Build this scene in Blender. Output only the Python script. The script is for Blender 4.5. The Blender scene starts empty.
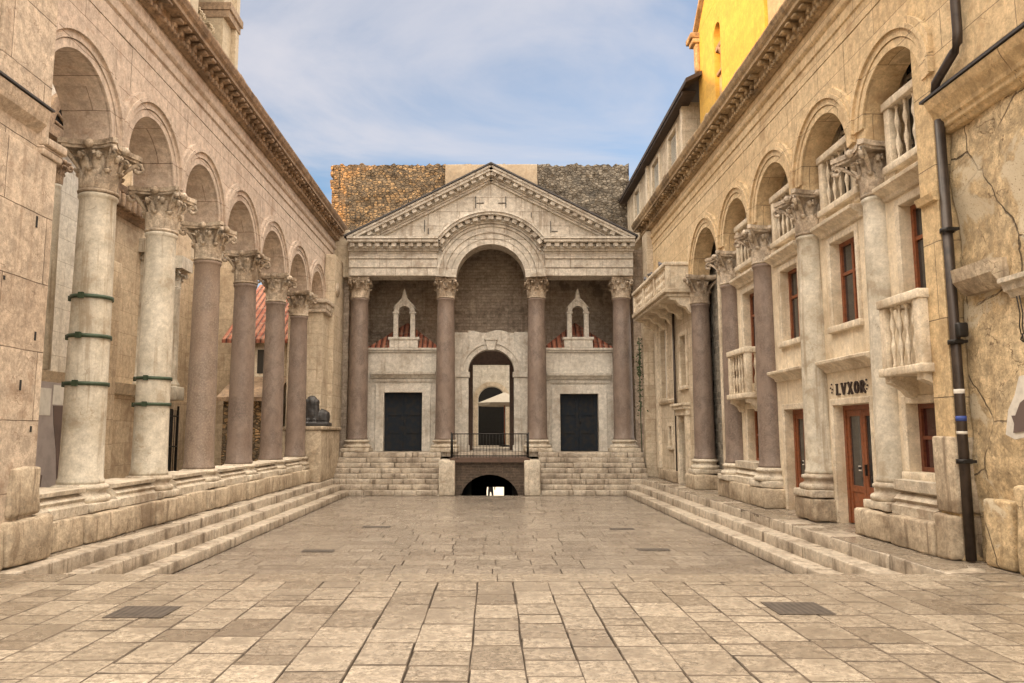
import bpy, bmesh, math, random
from mathutils import Vector, noise
R = math.radians
PI = math.pi
random.seed(11)
sc = bpy.context.scene
COL = sc.collection

# ------------------------------------------------------------------ objects
ORG = {}

def tag(o, label=None, cat=None, group=None, kind=None):
    if label: o['label'] = label
    if cat: o['category'] = cat
    if group: o['group'] = group
    if kind: o['kind'] = kind
    elif cat: o['kind'] = 'thing'
    return o

def thing(name, label, cat, loc=(0, 0, 0), group=None):
    o = bpy.data.objects.new(name, None)
    o.empty_display_size = .2
    o.location = loc
    COL.objects.link(o)
    ORG[o] = Vector(loc)
    return tag(o, label, cat, group)

def copy_tree(o, parent=None):
    c = o.copy()
    COL.objects.link(c)
    if parent is not None: c.parent = parent
    for ch in list(o.children): copy_tree(ch, c)
    return c

def rnd(a, b): return random.uniform(a, b)

def nz(x, y, z, s=1.0, seed=0.0):
    return noise.noise(Vector((x * s + seed, y * s + seed * 1.7, z * s - seed)))

class MB:
    def __init__(s):
        s.v = []; s.f = []; s.sm = []; s.tint = []; s.mi = []; s.cur = 0.5; s.mat = 0
    def add(s, vs, fs, smooth=False):
        b = len(s.v)
        s.v.extend([tuple(p) for p in vs])
        for f in fs:
            s.f.append(tuple(i + b for i in f)); s.sm.append(smooth); s.tint.append(s.cur); s.mi.append(s.mat)
    def box(s, x0, x1, y0, y1, z0, z1):
        x0, x1 = min(x0, x1), max(x0, x1); y0, y1 = min(y0, y1), max(y0, y1); z0, z1 = min(z0, z1), max(z0, z1)
        v = [(x, y, z) for x in (x0, x1) for y in (y0, y1) for z in (z0, z1)]
        s.add(v, [(0, 1, 3, 2), (4, 6, 7, 5), (0, 4, 5, 1), (2, 3, 7, 6), (0, 2, 6, 4), (1, 5, 7, 3)])
    def rbox(s, x0, x1, y0, y1, z0, z1, r=.02, amp=.004, step=.35, seed=None, wear=0.0):
        """worn stone block: rounded arrises, slightly uneven faces"""
        if seed is None: seed = rnd(0, 90)
        x0, x1 = min(x0, x1), max(x0, x1); y0, y1 = min(y0, y1), max(y0, y1); z0, z1 = min(z0, z1), max(z0, z1)
        c = ((x0 + x1) / 2, (y0 + y1) / 2, (z0 + z1) / 2)
        h = ((x1 - x0) / 2, (y1 - y0) / 2, (z1 - z0) / 2)
        r = min(r, min(h) * .6)
        ax = []
        for k in range(3):
            n = max(1, min(10, int((2 * h[k] - 2 * r) / step)))
            a = h[k] - r
            ax.append([-h[k]] + [-a + 2 * a * i / n for i in range(n + 1)] + [h[k]])
        idx = {}
        vs = []
        def vid(i, j, k):
            key = (i, j, k)
            if key in idx: return idx[key]
            p = [ax[0][i], ax[1][j], ax[2][k]]
            q = [max(-(h[m] - r), min(h[m] - r, p[m])) for m in range(3)]
            d = Vector((p[0] - q[0], p[1] - q[1], p[2] - q[2]))
            L = d.length
            if L > 1e-9: d = d / L
            w = Vector((q[0] + c[0], q[1] + c[1], q[2] + c[2]))
            e = nz(w.x, w.y, w.z, 2.3, seed) * amp + nz(w.x, w.y, w.z, 7, seed) * amp * .5
            if wear:
                ec = sum(1 for m in range(3) if abs(p[m]) > h[m] - r - 1e-6)
                if ec >= 2: e -= wear * max(0, nz(w.x, w.y, w.z, 3.1, seed + 5) + .25)
            w = w + d * (r + e)
            idx[key] = len(vs); vs.append(tuple(w)); return idx[key]
        fs = []
        N = [len(a) - 1 for a in ax]
        for (a, b, cc) in ((0, 1, 2), (1, 2, 0), (2, 0, 1)):
            for side in (0, N[cc]):
                for i in range(N[a]):
                    for j in range(N[b]):
                        q = []
                        for (di, dj) in ((0, 0), (1, 0), (1, 1), (0, 1)):
                            t = [0, 0, 0]; t[a] = i + di; t[b] = j + dj; t[cc] = side
                            q.append(vid(*t))
                        fs.append(tuple(q))
        s.add(vs, fs, True)
    def prism(s, prof, axis, a0, a1, smooth=False):
        """closed profile swept along an axis; x: prof=(y,z), y: prof=(x,z), z: prof=(x,y)"""
        n = len(prof)
        def P(p, a):
            return (a, p[0], p[1]) if axis == 'x' else (p[0], a, p[1]) if axis == 'y' else (p[0], p[1], a)
        vs = [P(p, a0) for p in prof] + [P(p, a1) for p in prof]
        fs = [(i, (i + 1) % n, n + (i + 1) % n, n + i) for i in range(n)]
        fs += [tuple(range(n - 1, -1, -1)), tuple(range(n, 2 * n))]
        s.add(vs, fs, smooth)
    def lathe(s, prof, cx, cy, n=24, cap=True, smooth=True, a0=0.0, jit=0.0):
        vs = []; fs = []
        m = len(prof)
        for (r, z) in prof:
            for i in range(n):
                a = a0 + 2 * PI * i / n
                rr = r + (nz(math.cos(a) * r * 2, math.sin(a) * r * 2, z, 2.5, cx + cy) * jit if jit else 0)
                vs.append((cx + rr * math.cos(a), cy + rr * math.sin(a), z))
        for k in range(m - 1):
            for i in range(n):
                j = (i + 1) % n
                fs.append((k * n + i, k * n + j, (k + 1) * n + j, (k + 1) * n + i))
        if cap:
            fs.append(tuple(range(n - 1, -1, -1))); fs.append(tuple(range((m - 1) * n, m * n)))
        s.add(vs, fs, smooth)
    def tube(s, pts, r, n=8, smooth=True, radii=None):
        vs = []; fs = []
        pts = [Vector(p) for p in pts]
        for k, p in enumerate(pts):
            t = (pts[min(k + 1, len(pts) - 1)] - pts[max(k - 1, 0)]).normalized()
            ref = Vector((0, 0, 1)) if abs(t.z) < .9 else Vector((1, 0, 0))
            u = t.cross(ref).normalized(); w = t.cross(u)
            rr = radii[k] if radii else r
            for i in range(n):
                a = 2 * PI * i / n
                vs.append(tuple(p + (u * math.cos(a) + w * math.sin(a)) * rr))
        m = len(pts)
        for k in range(m - 1):
            for i in range(n):
                j = (i + 1) % n
                fs.append((k * n + i, k * n + j, (k + 1) * n + j, (k + 1) * n + i))
        fs.append(tuple(range(n - 1, -1, -1))); fs.append(tuple(range((m - 1) * n, m * n)))
        s.add(vs, fs, smooth)
    def build(s, name, mat, parent=None, tintattr=False):
        me = bpy.data.meshes.new(name)
        off = Vector((0, 0, 0))
        p = parent
        while p is not None and p not in ORG: p = p.parent
        if p is not None: off = ORG[p]
        me.from_pydata([(v[0] - off.x, v[1] - off.y, v[2] - off.z) for v in s.v], [], s.f)
        me.polygons.foreach_set('use_smooth', s.sm)
        if isinstance(mat, (list, tuple)):
            for m_ in mat: me.materials.append(m_)
            me.polygons.foreach_set('material_index', s.mi)
        else:
            me.materials.append(mat)
        if tintattr:
            at = me.attributes.new('tint', 'FLOAT', 'FACE')
            at.data.foreach_set('value', s.tint)
        bm = bmesh.new(); bm.from_mesh(me)
        bmesh.ops.recalc_face_normals(bm, faces=bm.faces)
        bm.to_mesh(me); bm.free(); me.update()
        o = bpy.data.objects.new(name, me)
        COL.objects.link(o)
        if parent is not None: o.parent = parent
        return o

def solo(name, m, mat, label, cat, group=None):
    return tag(m.build(name, mat), label, cat, group)

# ------------------------------------------------------------------ materials
def new_mat(name):
    m = bpy.data.materials.new(name); m.use_nodes = True
    nt = m.node_tree; nt.nodes.clear()
    out = nt.nodes.new('ShaderNodeOutputMaterial')
    b = nt.nodes.new('ShaderNodeBsdfPrincipled')
    nt.links.new(b.outputs[0], out.inputs[0])
    return m, nt, b

class G:
    """tiny node graph helper"""
    def __init__(s, nt): s.nt = nt
    def n(s, t, **kw):
        x = s.nt.nodes.new(t)
        for k, v in kw.items(): setattr(x, k, v)
        return x
    def l(s, a, b): s.nt.links.new(a, b)
    def put(s, sock, val):
        if hasattr(val, 'is_output') or isinstance(val, bpy.types.NodeSocket): s.l(val, sock)
        else: sock.default_value = val
    def math(s, op, a, b=0.0, clamp=False):
        x = s.n('ShaderNodeMath', operation=op, use_clamp=clamp); s.put(x.inputs[0], a); s.put(x.inputs[1], b); return x.outputs[0]
    def vmath(s, op, a, b):
        x = s.n('ShaderNodeVectorMath', operation=op); s.put(x.inputs[0], a); s.put(x.inputs[1], b); return x.outputs[0]
    def mix(s, f, a, b, bt='MIX'):
        x = s.n('ShaderNodeMix', data_type='RGBA', blend_type=bt); s.put(x.inputs[0], f)
        s.put(x.inputs[6], a if not isinstance(a, tuple) else (*a, 1)); s.put(x.inputs[7], b if not isinstance(b, tuple) else (*b, 1)); return x.outputs[2]
    def noise(s, vec, scale, detail=4, rough=.55, dist=0.0):
        x = s.n('ShaderNodeTexNoise'); s.l(vec, x.inputs['Vector']); x.inputs['Scale'].default_value = scale
        x.inputs['Detail'].default_value = detail; x.inputs['Roughness'].default_value = rough; x.inputs['Distortion'].default_value = dist
        return x.outputs[0]
    def ramp(s, f, a, b, lo=0.0, hi=1.0):
        x = s.n('ShaderNodeMapRange', interpolation_type='SMOOTHSTEP'); s.put(x.inputs[0], f)
        x.inputs[1].default_value = a; x.inputs[2].default_value = b; x.inputs[3].default_value = lo; x.inputs[4].default_value = hi
        return x.outputs[0]
    def scale(s, vec, v): return s.vmath('MULTIPLY', vec, v)

def stone(name, c1, c2, stain=(.16, .11, .07), stain_amt=.55, brick=None, mortar=(.12, .09, .06), bump=.35, rough=.8, wob_amt=.03, jmin=.3, vein=.55, crisp=0, 
          streak=.3, fine=.35, cracks=None, rubble=None, tint=None, rough_lo=None, pit=.5, msize=.008, patch=None):
    m, nt, b = new_mat(name); g = G(nt)
    geo = g.n('ShaderNodeNewGeometry')
    pos = geo.outputs['Position']
    big = g.noise(pos, .9, 5, .6, .3)
    med = g.noise(pos, 4.5, 6, .65)
    fin = g.noise(pos, 28, 5, .7)
    height = g.math('MULTIPLY', med, .5)
    if tint:
        at = g.n('ShaderNodeAttribute', attribute_name='tint')
        base = g.mix(at.outputs['Fac'], c1, c2)
    elif rubble:
        w = g.vmath('ADD', pos, g.scale(g.n('ShaderNodeTexNoise').outputs['Color'], (.0, .0, .0)))
        vo = g.n('ShaderNodeTexVoronoi', feature='F1'); g.l(g.scale(w, rubble), vo.inputs['Vector']); vo.inputs['Scale'].default_value = 1; vo.inputs['Randomness'].default_value = .85
        ve = g.n('ShaderNodeTexVoronoi', feature='DISTANCE_TO_EDGE'); g.l(g.scale(w, rubble), ve.inputs['Vector']); ve.inputs['Scale'].default_value = 1; ve.inputs['Randomness'].default_value = .85
        sep = g.n('ShaderNodeSeparateColor'); g.l(vo.outputs['Color'], sep.inputs[0])
        base = g.mix(g.ramp(sep.outputs[0], .15, .85), c1, c2)
        edge = g.ramp(ve.outputs['Distance'], .0, .16)
        base = g.mix(edge, mortar, base)
        height = g.math('ADD', height, g.math('MULTIPLY', edge, 1.2))
    elif brick:
        nrm = g.n('ShaderNodeSeparateXYZ'); g.l(geo.outputs['True Normal'], nrm.inputs[0])
        px = g.n('ShaderNodeSeparateXYZ'); g.l(pos, px.inputs[0])
        ax = g.math('GREATER_THAN', g.math('ABSOLUTE', nrm.outputs[0]), .65)
        az = g.math('GREATER_THAN', g.math('ABSOLUTE', nrm.outputs[2]), .75)
        def sel(f, a, c): return g.math('ADD', g.math('MULTIPLY', c, f), g.math('MULTIPLY', a, g.math('SUBTRACT', 1, f)))
        u = sel(ax, px.outputs[0], px.outputs[1]); v = sel(az, px.outputs[2], px.outputs[1])
        cv = g.n('ShaderNodeCombineXYZ'); g.l(u, cv.inputs[0]); g.l(v, cv.inputs[1])
        wob = g.n('ShaderNodeTexNoise'); g.l(pos, wob.inputs['Vector']); wob.inputs['Scale'].default_value = 2.5; wob.inputs['Detail'].default_value = 5
        vec = g.vmath('ADD', cv.outputs[0], g.scale(g.vmath('SUBTRACT', wob.outputs['Color'], (.5, .5, .5)), (wob_amt, wob_amt, 0)))
        br = g.n('ShaderNodeTexBrick'); g.l(vec, br.inputs['Vector'])
        br.inputs['Scale'].default_value = 1; br.inputs['Brick Width'].default_value = brick[0]; br.inputs['Row Height'].default_value = brick[1]
        br.inputs['Mortar Size'].default_value = msize; br.inputs['Mortar Smooth'].default_value = .35
        br.inputs['Color1'].default_value = (*c1, 1); br.inputs['Color2'].default_value = (*c2, 1); br.inputs['Mortar'].default_value = (*mortar, 1)
        br.offset_frequency = 2; br.squash = .72; br.squash_frequency = 3
        # joints fade in and out as they are filled or worn
        jf = g.math('MULTIPLY', br.outputs['Fac'], g.ramp(g.noise(pos, 1.7, 3), jmin, jmin + .25))
        br2 = g.mix(g.ramp(g.noise(pos, .55, 2), .35, .65), c1, c2)
        base = g.mix(.22, br.outputs['Color'], br2)
        wn = g.n('ShaderNodeTexWhiteNoise', noise_dimensions='2D'); fl = g.n('ShaderNodeVectorMath', operation='FLOOR')
        g.l(g.vmath('DIVIDE', vec, (brick[0] * .5, brick[1], 1)), fl.inputs[0]); g.l(fl.outputs[0], wn.inputs['Vector'])
        base = g.mix(jf, base, mortar)
        height = g.math('SUBTRACT', height, g.math('MULTIPLY', jf, .9))
    else:
        base = g.mix(g.ramp(big, .35, .65), c1, c2)
    if cracks:
        vc = g.n('ShaderNodeTexVoronoi', feature='DISTANCE_TO_EDGE')
        wob2 = g.n('ShaderNodeTexNoise'); g.l(pos, wob2.inputs['Vector']); wob2.inputs['Scale'].default_value = 2.2; wob2.inputs['Detail'].default_value = 6
        g.l(g.vmath('ADD', g.scale(pos, cracks), g.scale(wob2.outputs['Color'], (.12, .12, .12))), vc.inputs['Vector']); vc.inputs['Scale'].default_value = 1
        cf = g.math('MULTIPLY', g.ramp(vc.outputs['Distance'], .002, .008, 1, 0), g.ramp(g.noise(pos, 1.0, 2), .36, .5))
        base = g.mix(cf, base, (.13, .09, .05))
        height = g.math('SUBTRACT', height, g.math('MULTIPLY', cf, 1.6))
    # fine tonal variation, stains, streaks of run-off
    grit = g.math('MULTIPLY', g.ramp(fin, .3, .7, 1 - fine * .38, 1 + fine * .18), g.ramp(g.noise(pos, 9, 4, .6), .33, .67, 1 - fine * .28, 1 + fine * .16))
    grit = g.math('MULTIPLY', grit, g.ramp(g.noise(pos, 5 if not crisp else 14, 9, .78, .3), .38, .62, 1 - fine * .42, 1 + fine * .32))
    gc = g.n('ShaderNodeCombineColor')
    for i_ in range(3): g.l(grit, gc.inputs[i_])
    base = g.mix(1.0, base, gc.outputs[0], 'MULTIPLY')
    base = g.mix(g.math('MULTIPLY', g.ramp(med, .55, .75), .35), base, (min(1, c1[0] * 1.35), min(1, c1[1] * 1.33), min(1, c1[2] * 1.32)))
    st = g.ramp(g.math('ADD', g.math('MULTIPLY', big, .55), g.math('MULTIPLY', med, .45)), .53, .565 if crisp else .62)
    base = g.mix(g.math('MULTIPLY', st, stain_amt), base, stain)
    if streak:
        sk = g.noise(g.scale(pos, (6, 6, .35)), 1, 6, .66)
        base = g.mix(g.math('MULTIPLY', g.ramp(sk, .53, .66), streak), base, stain)
    veins = g.n('ShaderNodeTexVoronoi', feature='DISTANCE_TO_EDGE'); wv = g.n('ShaderNodeTexNoise'); g.l(pos, wv.inputs['Vector']); wv.inputs['Scale'].default_value = 5; wv.inputs['Detail'].default_value = 6
    g.l(g.vmath('ADD', pos, g.scale(wv.outputs['Color'], (.35, .35, .35))), veins.inputs['Vector']); veins.inputs['Scale'].default_value = 2.6
    vf = g.math('MULTIPLY', g.ramp(veins.outputs['Distance'], .004, .016, 1, 0), g.ramp(g.noise(pos, 2.1, 3), .5, .62))
    base = g.mix(g.math('MULTIPLY', vf, vein), base, stain)
    height = g.math('SUBTRACT', height, g.math('MULTIPLY', vf, .5 * vein))
    if patch:
        base = g.mix(g.ramp(g.noise(pos, patch[1], 6, .62, .4), .52, .58), base, patch[0])
    pits = g.ramp(g.noise(pos, 55, 2, .5), .62, .72)
    base = g.mix(g.math('MULTIPLY', pits, pit), base, stain)
    g.l(base, b.inputs['Base Color'])
    height = g.math('ADD', height, g.math('MULTIPLY', fin, .22))
    height = g.math('SUBTRACT', height, g.math('MULTIPLY', pits, .25))
    bp = g.n('ShaderNodeBump'); bp.inputs['Strength'].default_value = min(1, bump * 2); bp.inputs['Distance'].default_value = .03
    g.l(height, bp.inputs['Height']); g.l(bp.outputs[0], b.inputs['Normal'])
    if rough_lo is not None:
        g.l(g.ramp(g.math('ADD', g.math('MULTIPLY', big, .5), g.math('MULTIPLY', med, .5)), .35, .65, rough_lo, rough), b.inputs['Roughness'])
    else:
        b.inputs['Roughness'].default_value = rough
    return m

def plain(name, c, rough=.6, metal=0.0, var=.3, scale=8, bump=.1, c2=None):
    m, nt, b = new_mat(name); g = G(nt)
    pos = g.n('ShaderNodeNewGeometry').outputs['Position']
    n1 = g.noise(pos, scale, 5, .6)
    dark = c2 or tuple(x * .45 for x in c)
    g.l(g.mix(g.math('MULTIPLY', g.ramp(n1, .4, .7), var * 2, True), c, dark), b.inputs['Base Color'])
    b.inputs['Roughness'].default_value = rough; b.inputs['Metallic'].default_value = metal
    if bump:
        bp = g.n('ShaderNodeBump'); bp.inputs['Strength'].default_value = bump; bp.inputs['Distance'].default_value = .02
        g.l(n1, bp.inputs['Height']); g.l(bp.outputs[0], b.inputs['Normal'])
    return m

def granite(name, c1, c2, c3, rough=.55):
    m, nt, b = new_mat(name); g = G(nt)
    pos = g.n('ShaderNodeNewGeometry').outputs['Position']
    sp = g.noise(pos, 26, 5, .85); md = g.noise(g.scale(pos, (1, 1, .6)), 4, 8, .68, .5); bg = g.noise(pos, .8, 3)
    base = g.mix(g.ramp(md, .35, .65), c1, c2)
    base = g.mix(g.math('MULTIPLY', g.ramp(sp, .48, .6), .6), base, c3)
    base = g.mix(g.math('MULTIPLY', g.ramp(bg, .45, .65), .4), base, (c2[0] * 1.6, c2[1] * 1.5, c2[2] * 1.4))
    g.l(base, b.inputs['Base Color']); b.inputs['Roughness'].default_value = rough
    bp = g.n('ShaderNodeBump'); bp.inputs['Strength'].default_value = .25; bp.inputs['Distance'].default_value = .02
    g.l(g.math('ADD', md, g.math('MULTIPLY', sp, .3)), bp.inputs['Height']); g.l(bp.outputs[0], b.inputs['Normal'])
    return m

def tiles_mat(name, along='x', slope=(1, .55, .38)):
    """fired clay roof tiles: courses and rounded channels in the surface"""
    m, nt, b = new_mat(name); g = G(nt)
    geo = g.n('ShaderNodeNewGeometry'); p = g.n('ShaderNodeSeparateXYZ'); g.l(geo.outputs['Position'], p.inputs[0])
    u = p.outputs[0] if along == 'x' else p.outputs[1]
    w = g.math('SINE', g.math('MULTIPLY', u, 2 * PI / .22))
    q = g.n('ShaderNodeTexWhiteNoise', noise_dimensions='2D'); cv = g.n('ShaderNodeCombineXYZ')
    g.l(g.math('FLOOR', g.math('DIVIDE', u, .22)), cv.inputs[0]); g.l(g.math('FLOOR', g.math('DIVIDE', p.outputs[2], .16)), cv.inputs[1]); g.l(cv.outputs[0], q.inputs['Vector'])
    base = g.mix(q.outputs['Value'], (.30, .085, .05), (.42, .17, .10))
    base = g.mix(g.ramp(w, -.4, -.95), base, (.07, .025, .018))
    base = g.mix(g.math('MULTIPLY', g.ramp(g.noise(geo.outputs['Position'], 5, 5), .5, .7), .5), base, (.45, .32, .22))
    g.l(base, b.inputs['Base Color']); b.inputs['Roughness'].default_value = .85
    bp = g.n('ShaderNodeBump'); bp.inputs['Strength'].default_value = 1; bp.inputs['Distance'].default_value = .05
    g.l(w, bp.inputs['Height']); g.l(bp.outputs[0], b.inputs['Normal'])
    return m

def glass(name, c=(.02, .025, .03)):
    m, nt, b = new_mat(name)
    b.inputs['Base Color'].default_value = (*c, 1); b.inputs['Roughness'].default_value = .08
    b.inputs['Specular IOR Level'].default_value = .8
    return m

M = {}
M['left_wall'] = stone('left_wall', (.58, .475, .39), (.47, .375, .30), stain=(.27, .18, .125), stain_amt=.6, brick=(2.1, .6), mortar=(.2, .14, .1), bump=.3, streak=.22, msize=.007, jmin=.12, fine=.45)
M['right_wall'] = stone('right_wall', (.64, .495, .31), (.52, .375, .21), stain=(.28, .17, .08), stain_amt=.6, brick=(2.2, .6), mortar=(.2, .14, .08), bump=.3, streak=.22, msize=.007, jmin=.12, fine=.45)
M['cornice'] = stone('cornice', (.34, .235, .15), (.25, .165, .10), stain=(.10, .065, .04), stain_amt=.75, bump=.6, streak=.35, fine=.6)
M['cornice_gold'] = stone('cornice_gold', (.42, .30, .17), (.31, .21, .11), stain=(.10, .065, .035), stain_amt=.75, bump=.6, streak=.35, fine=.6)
M['capital'] = stone('capital', (.56, .47, .37), (.36, .28, .20), stain=(.13, .085, .05), stain_amt=.8, bump=.5, streak=.2, fine=.7)
M['marble'] = stone('marble', (.62, .57, .48), (.48, .43, .345), stain=(.24, .18, .115), stain_amt=.6, bump=.15, streak=.6, rough=.6, fine=.35, pit=.4)
M['granite'] = granite('granite', (.215, .165, .135), (.12, .09, .075), (.28, .205, .16))
M['granite_grey'] = granite('granite_grey', (.24, .18, .14), (.155, .115, .09), (.36, .29, .23))
M['base'] = stone('base', (.60, .53, .43), (.47, .40, .31), stain=(.18, .12, .075), stain_amt=.6, bump=.4, streak=.35, fine=.5)
M['block'] = stone('block', (.50, .41, .30), (.38, .30, .21), stain=(.13, .085, .05), stain_amt=.65, bump=.45, streak=.7, fine=.55)
M['step'] = stone('step', (.50, .43, .345), (.38, .315, .245), stain=(.10, .07, .045), stain_amt=.6, bump=.35, streak=.85, rough=.6, rough_lo=.3, fine=.55)
M['facade'] = stone('facade', (.60, .55, .475), (.47, .42, .355), stain=(.2, .15, .105), stain_amt=.6, brick=(1.3, .6), mortar=(.18, .14, .1), bump=.3, streak=.55, msize=.008, jmin=.12, fine=.5)
M['chapel'] = stone('chapel', (.62, .575, .505), (.52, .475, .41), stain=(.26, .2, .145), stain_amt=.5, bump=.25, streak=.45, fine=.4)
M['vault_brick'] = stone('vault_brick', (.52, .425, .335), (.40, .315, .245), stain=(.09, .065, .05), stain_amt=.6, brick=(.42, .14), mortar=(.36, .285, .22), bump=.4, streak=.3, msize=.012, fine=.5)
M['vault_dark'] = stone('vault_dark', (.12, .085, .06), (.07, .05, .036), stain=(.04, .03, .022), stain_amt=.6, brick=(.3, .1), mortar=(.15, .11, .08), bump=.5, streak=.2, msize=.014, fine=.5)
M['rubble'] = stone('rubble', (.42, .26, .12), (.20, .14, .08), stain=(.06, .05, .038), stain_amt=.8, rubble=(4.6, 4.6, 7.6), mortar=(.10, .07, .04), bump=1, streak=.3, fine=.9)
M['rubble_grey_shade'] = stone('rubble_grey_shade', (.27, .225, .17), (.15, .122, .09), stain=(.06, .05, .038), stain_amt=.8, rubble=(4.6, 4.6, 7.6), mortar=(.10, .07, .04), bump=1, streak=.3, fine=.9)  # rubble copy darkened for blackened stone and the painted shade of the right half
M['brown_trim'] = plain('brown_trim', (.10, .06, .042), .7)
M['rubble_dark'] = stone('rubble_dark', (.36, .325, .27), (.15, .13, .105), stain=(.07, .06, .05), stain_amt=.5, brick=(.36, .2), mortar=(.34, .30, .24), bump=.8, streak=.15, msize=.022, wob_amt=.1, jmin=.0, fine=.7)
M['near_left'] = stone('near_left', (.55, .45, .35), (.43, .335, .25), stain=(.21, .135, .085), stain_amt=.65, brick=(1.9, .95), mortar=(.12, .08, .05), bump=.35, streak=.35, msize=.008, fine=.55)
M['near_right'] = stone('near_right', (.58, .45, .28), (.45, .33, .185), stain=(.17, .10, .045), stain_amt=.6, bump=.6, streak=.3, cracks=(.7, .7, .6), vein=.9, fine=.7, patch=((.50, .42, .30), .9), pit=.8)
M['pier_right'] = stone('pier_right', (.63, .475, .28), (.52, .375, .205), stain=(.25, .16, .075), stain_amt=.6, brick=(3, 1.12), mortar=(.1, .07, .04), bump=.35, streak=.35, msize=.007, fine=.5)
M['house'] = stone('house', (.72, .62, .475), (.62, .52, .38), stain=(.36, .26, .16), stain_amt=.4, bump=.2, streak=.35, fine=.3)
M['trim'] = stone('trim', (.70, .61, .48), (.58, .49, .37), stain=(.26, .18, .11), stain_amt=.5, bump=.25, streak=.35, fine=.4)
M['far_house'] = stone('far_house', (.58, .49, .37), (.46, .375, .27), stain=(.24, .17, .11), stain_amt=.5, brick=(1.0, .45), mortar=(.2, .15, .1), bump=.25, streak=.4, msize=.005)
M['tower'] = stone('tower', (.60, .36, .06), (.50, .28, .045), stain=(.36, .2, .05), stain_amt=.3, brick=(.9, .4), mortar=(.34, .2, .05), bump=.15, streak=.2, fine=.25, msize=.003)
M['ochre'] = stone('ochre', (.50, .36, .19), (.42, .29, .15), stain=(.25, .15, .07), stain_amt=.45, bump=.2, streak=.35)
M['stucco'] = stone('stucco', (.38, .295, .20), (.33, .25, .165), stain=(.27, .18, .1), stain_amt=.4, bump=.1, streak=.25)
M['cath_pale'] = stone('cath_pale', (.70, .66, .585), (.60, .555, .48), stain=(.29, .24, .18), stain_amt=.45, brick=(1.1, .62), mortar=(.24, .19, .14), bump=.2, streak=.35, msize=.005, fine=.35)
M['cath_buff'] = stone('cath_buff', (.58, .465, .325), (.47, .36, .24), stain=(.24, .16, .1), stain_amt=.55, brick=(1.3, .7), mortar=(.22, .15, .09), bump=.25, streak=.35, msize=.005, fine=.4)
M['campanile'] = stone('campanile', (.46, .37, .26), (.38, .30, .20), stain=(.2, .14, .09), stain_amt=.4, brick=(.9, .45), mortar=(.2, .15, .1), bump=.2, streak=.3, msize=.005)
M['pave'] = stone('pave', (.185, .148, .112), (.40, .338, .265), stain=(.11, .08, .055), stain_amt=.4, tint=True, bump=.32, rough=.40, rough_lo=.13, streak=0, fine=.6, crisp=1, pit=.9)
M['court'] = stone('court', (.215, .178, .145), (.35, .30, .245), stain=(.12, .09, .065), stain_amt=.45, tint=True, bump=.3, rough=.30, rough_lo=.08, streak=0, fine=.6, crisp=1, pit=.8)
M['dirt'] = plain('dirt', (.07, .05, .035), .95, var=.4)
M['joint'] = plain('joint', (.15, .115, .085), .9, var=.5, scale=3)
M['earth'] = plain('earth', (.42, .37, .30), .9, var=.2, scale=.5)
M['iron'] = plain('iron', (.03, .027, .025), .5, .6)
M['grate'] = plain('grate', (.09, .07, .055), .7, .2)
M['grate_bar'] = plain('grate_bar', (.06, .048, .038), .8)
M['band'] = plain('band', (.045, .07, .04), .5, .3, scale=14)
M['pipe'] = plain('pipe', (.05, .035, .027), .45, .3, var=.5, scale=5)
M['lead'] = plain('lead', (.06, .055, .055), .6, .3)
M['wood'] = plain('wood', (.23, .072, .028), .42, var=.35, scale=16)
M['wood_dark'] = plain('wood_dark', (.16, .05, .025), .45, var=.35, scale=16)
M['door_blue'] = plain('door_blue', (.012, .017, .025), .65, var=.4, scale=5, c2=(.03, .026, .022))
M['door_blue'].node_tree.nodes['Principled BSDF'].inputs['Specular IOR Level'].default_value = .15
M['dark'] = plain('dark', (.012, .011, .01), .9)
M['white_paint'] = plain('white_paint', (.62, .60, .55), .7, var=.15)
M['curtain'] = plain('curtain', (.60, .55, .46), .9, var=.1, scale=3)
M['shutter'] = plain('shutter', (.46, .44, .39), .7, var=.2)
M['eave'] = plain('eave', (.05, .033, .024), .8)
M['glass'] = glass('glass', (.035, .035, .035))
M['glass_red'] = glass('glass_red', (.05, .012, .012))
M['sphinx'] = plain('sphinx', (.035, .032, .032), .45, var=.4, scale=10, bump=.3)
M['tiles_x'] = tiles_mat('tiles_x', 'x')
M['tiles_y'] = tiles_mat('tiles_y', 'y')
M['parasol'] = plain('parasol', (.36, .32, .26), .85, var=.1)
M['paper'] = plain('paper', (.62, .58, .52), .85, var=.2)
M['poster_grey'] = plain('poster_grey', (.34, .30, .29), .7, var=.2, scale=3)
M['poster_brown'] = plain('poster_brown', (.12, .085, .075), .7, var=.2, scale=3)
M['skin'] = plain('skin', (.35, .22, .16), .6)
M['cloth'] = plain('cloth', (.04, .04, .05), .9)
M['pigeon'] = plain('pigeon', (.08, .08, .09), .7)
M['plant'] = plain('plant', (.05, .08, .03), .8, scale=30)
M['blue_sticker'] = plain('blue_sticker', (.03, .06, .25), .6)
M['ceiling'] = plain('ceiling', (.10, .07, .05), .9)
M['letters'] = plain('letters', (.035, .02, .015), .6)

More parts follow.
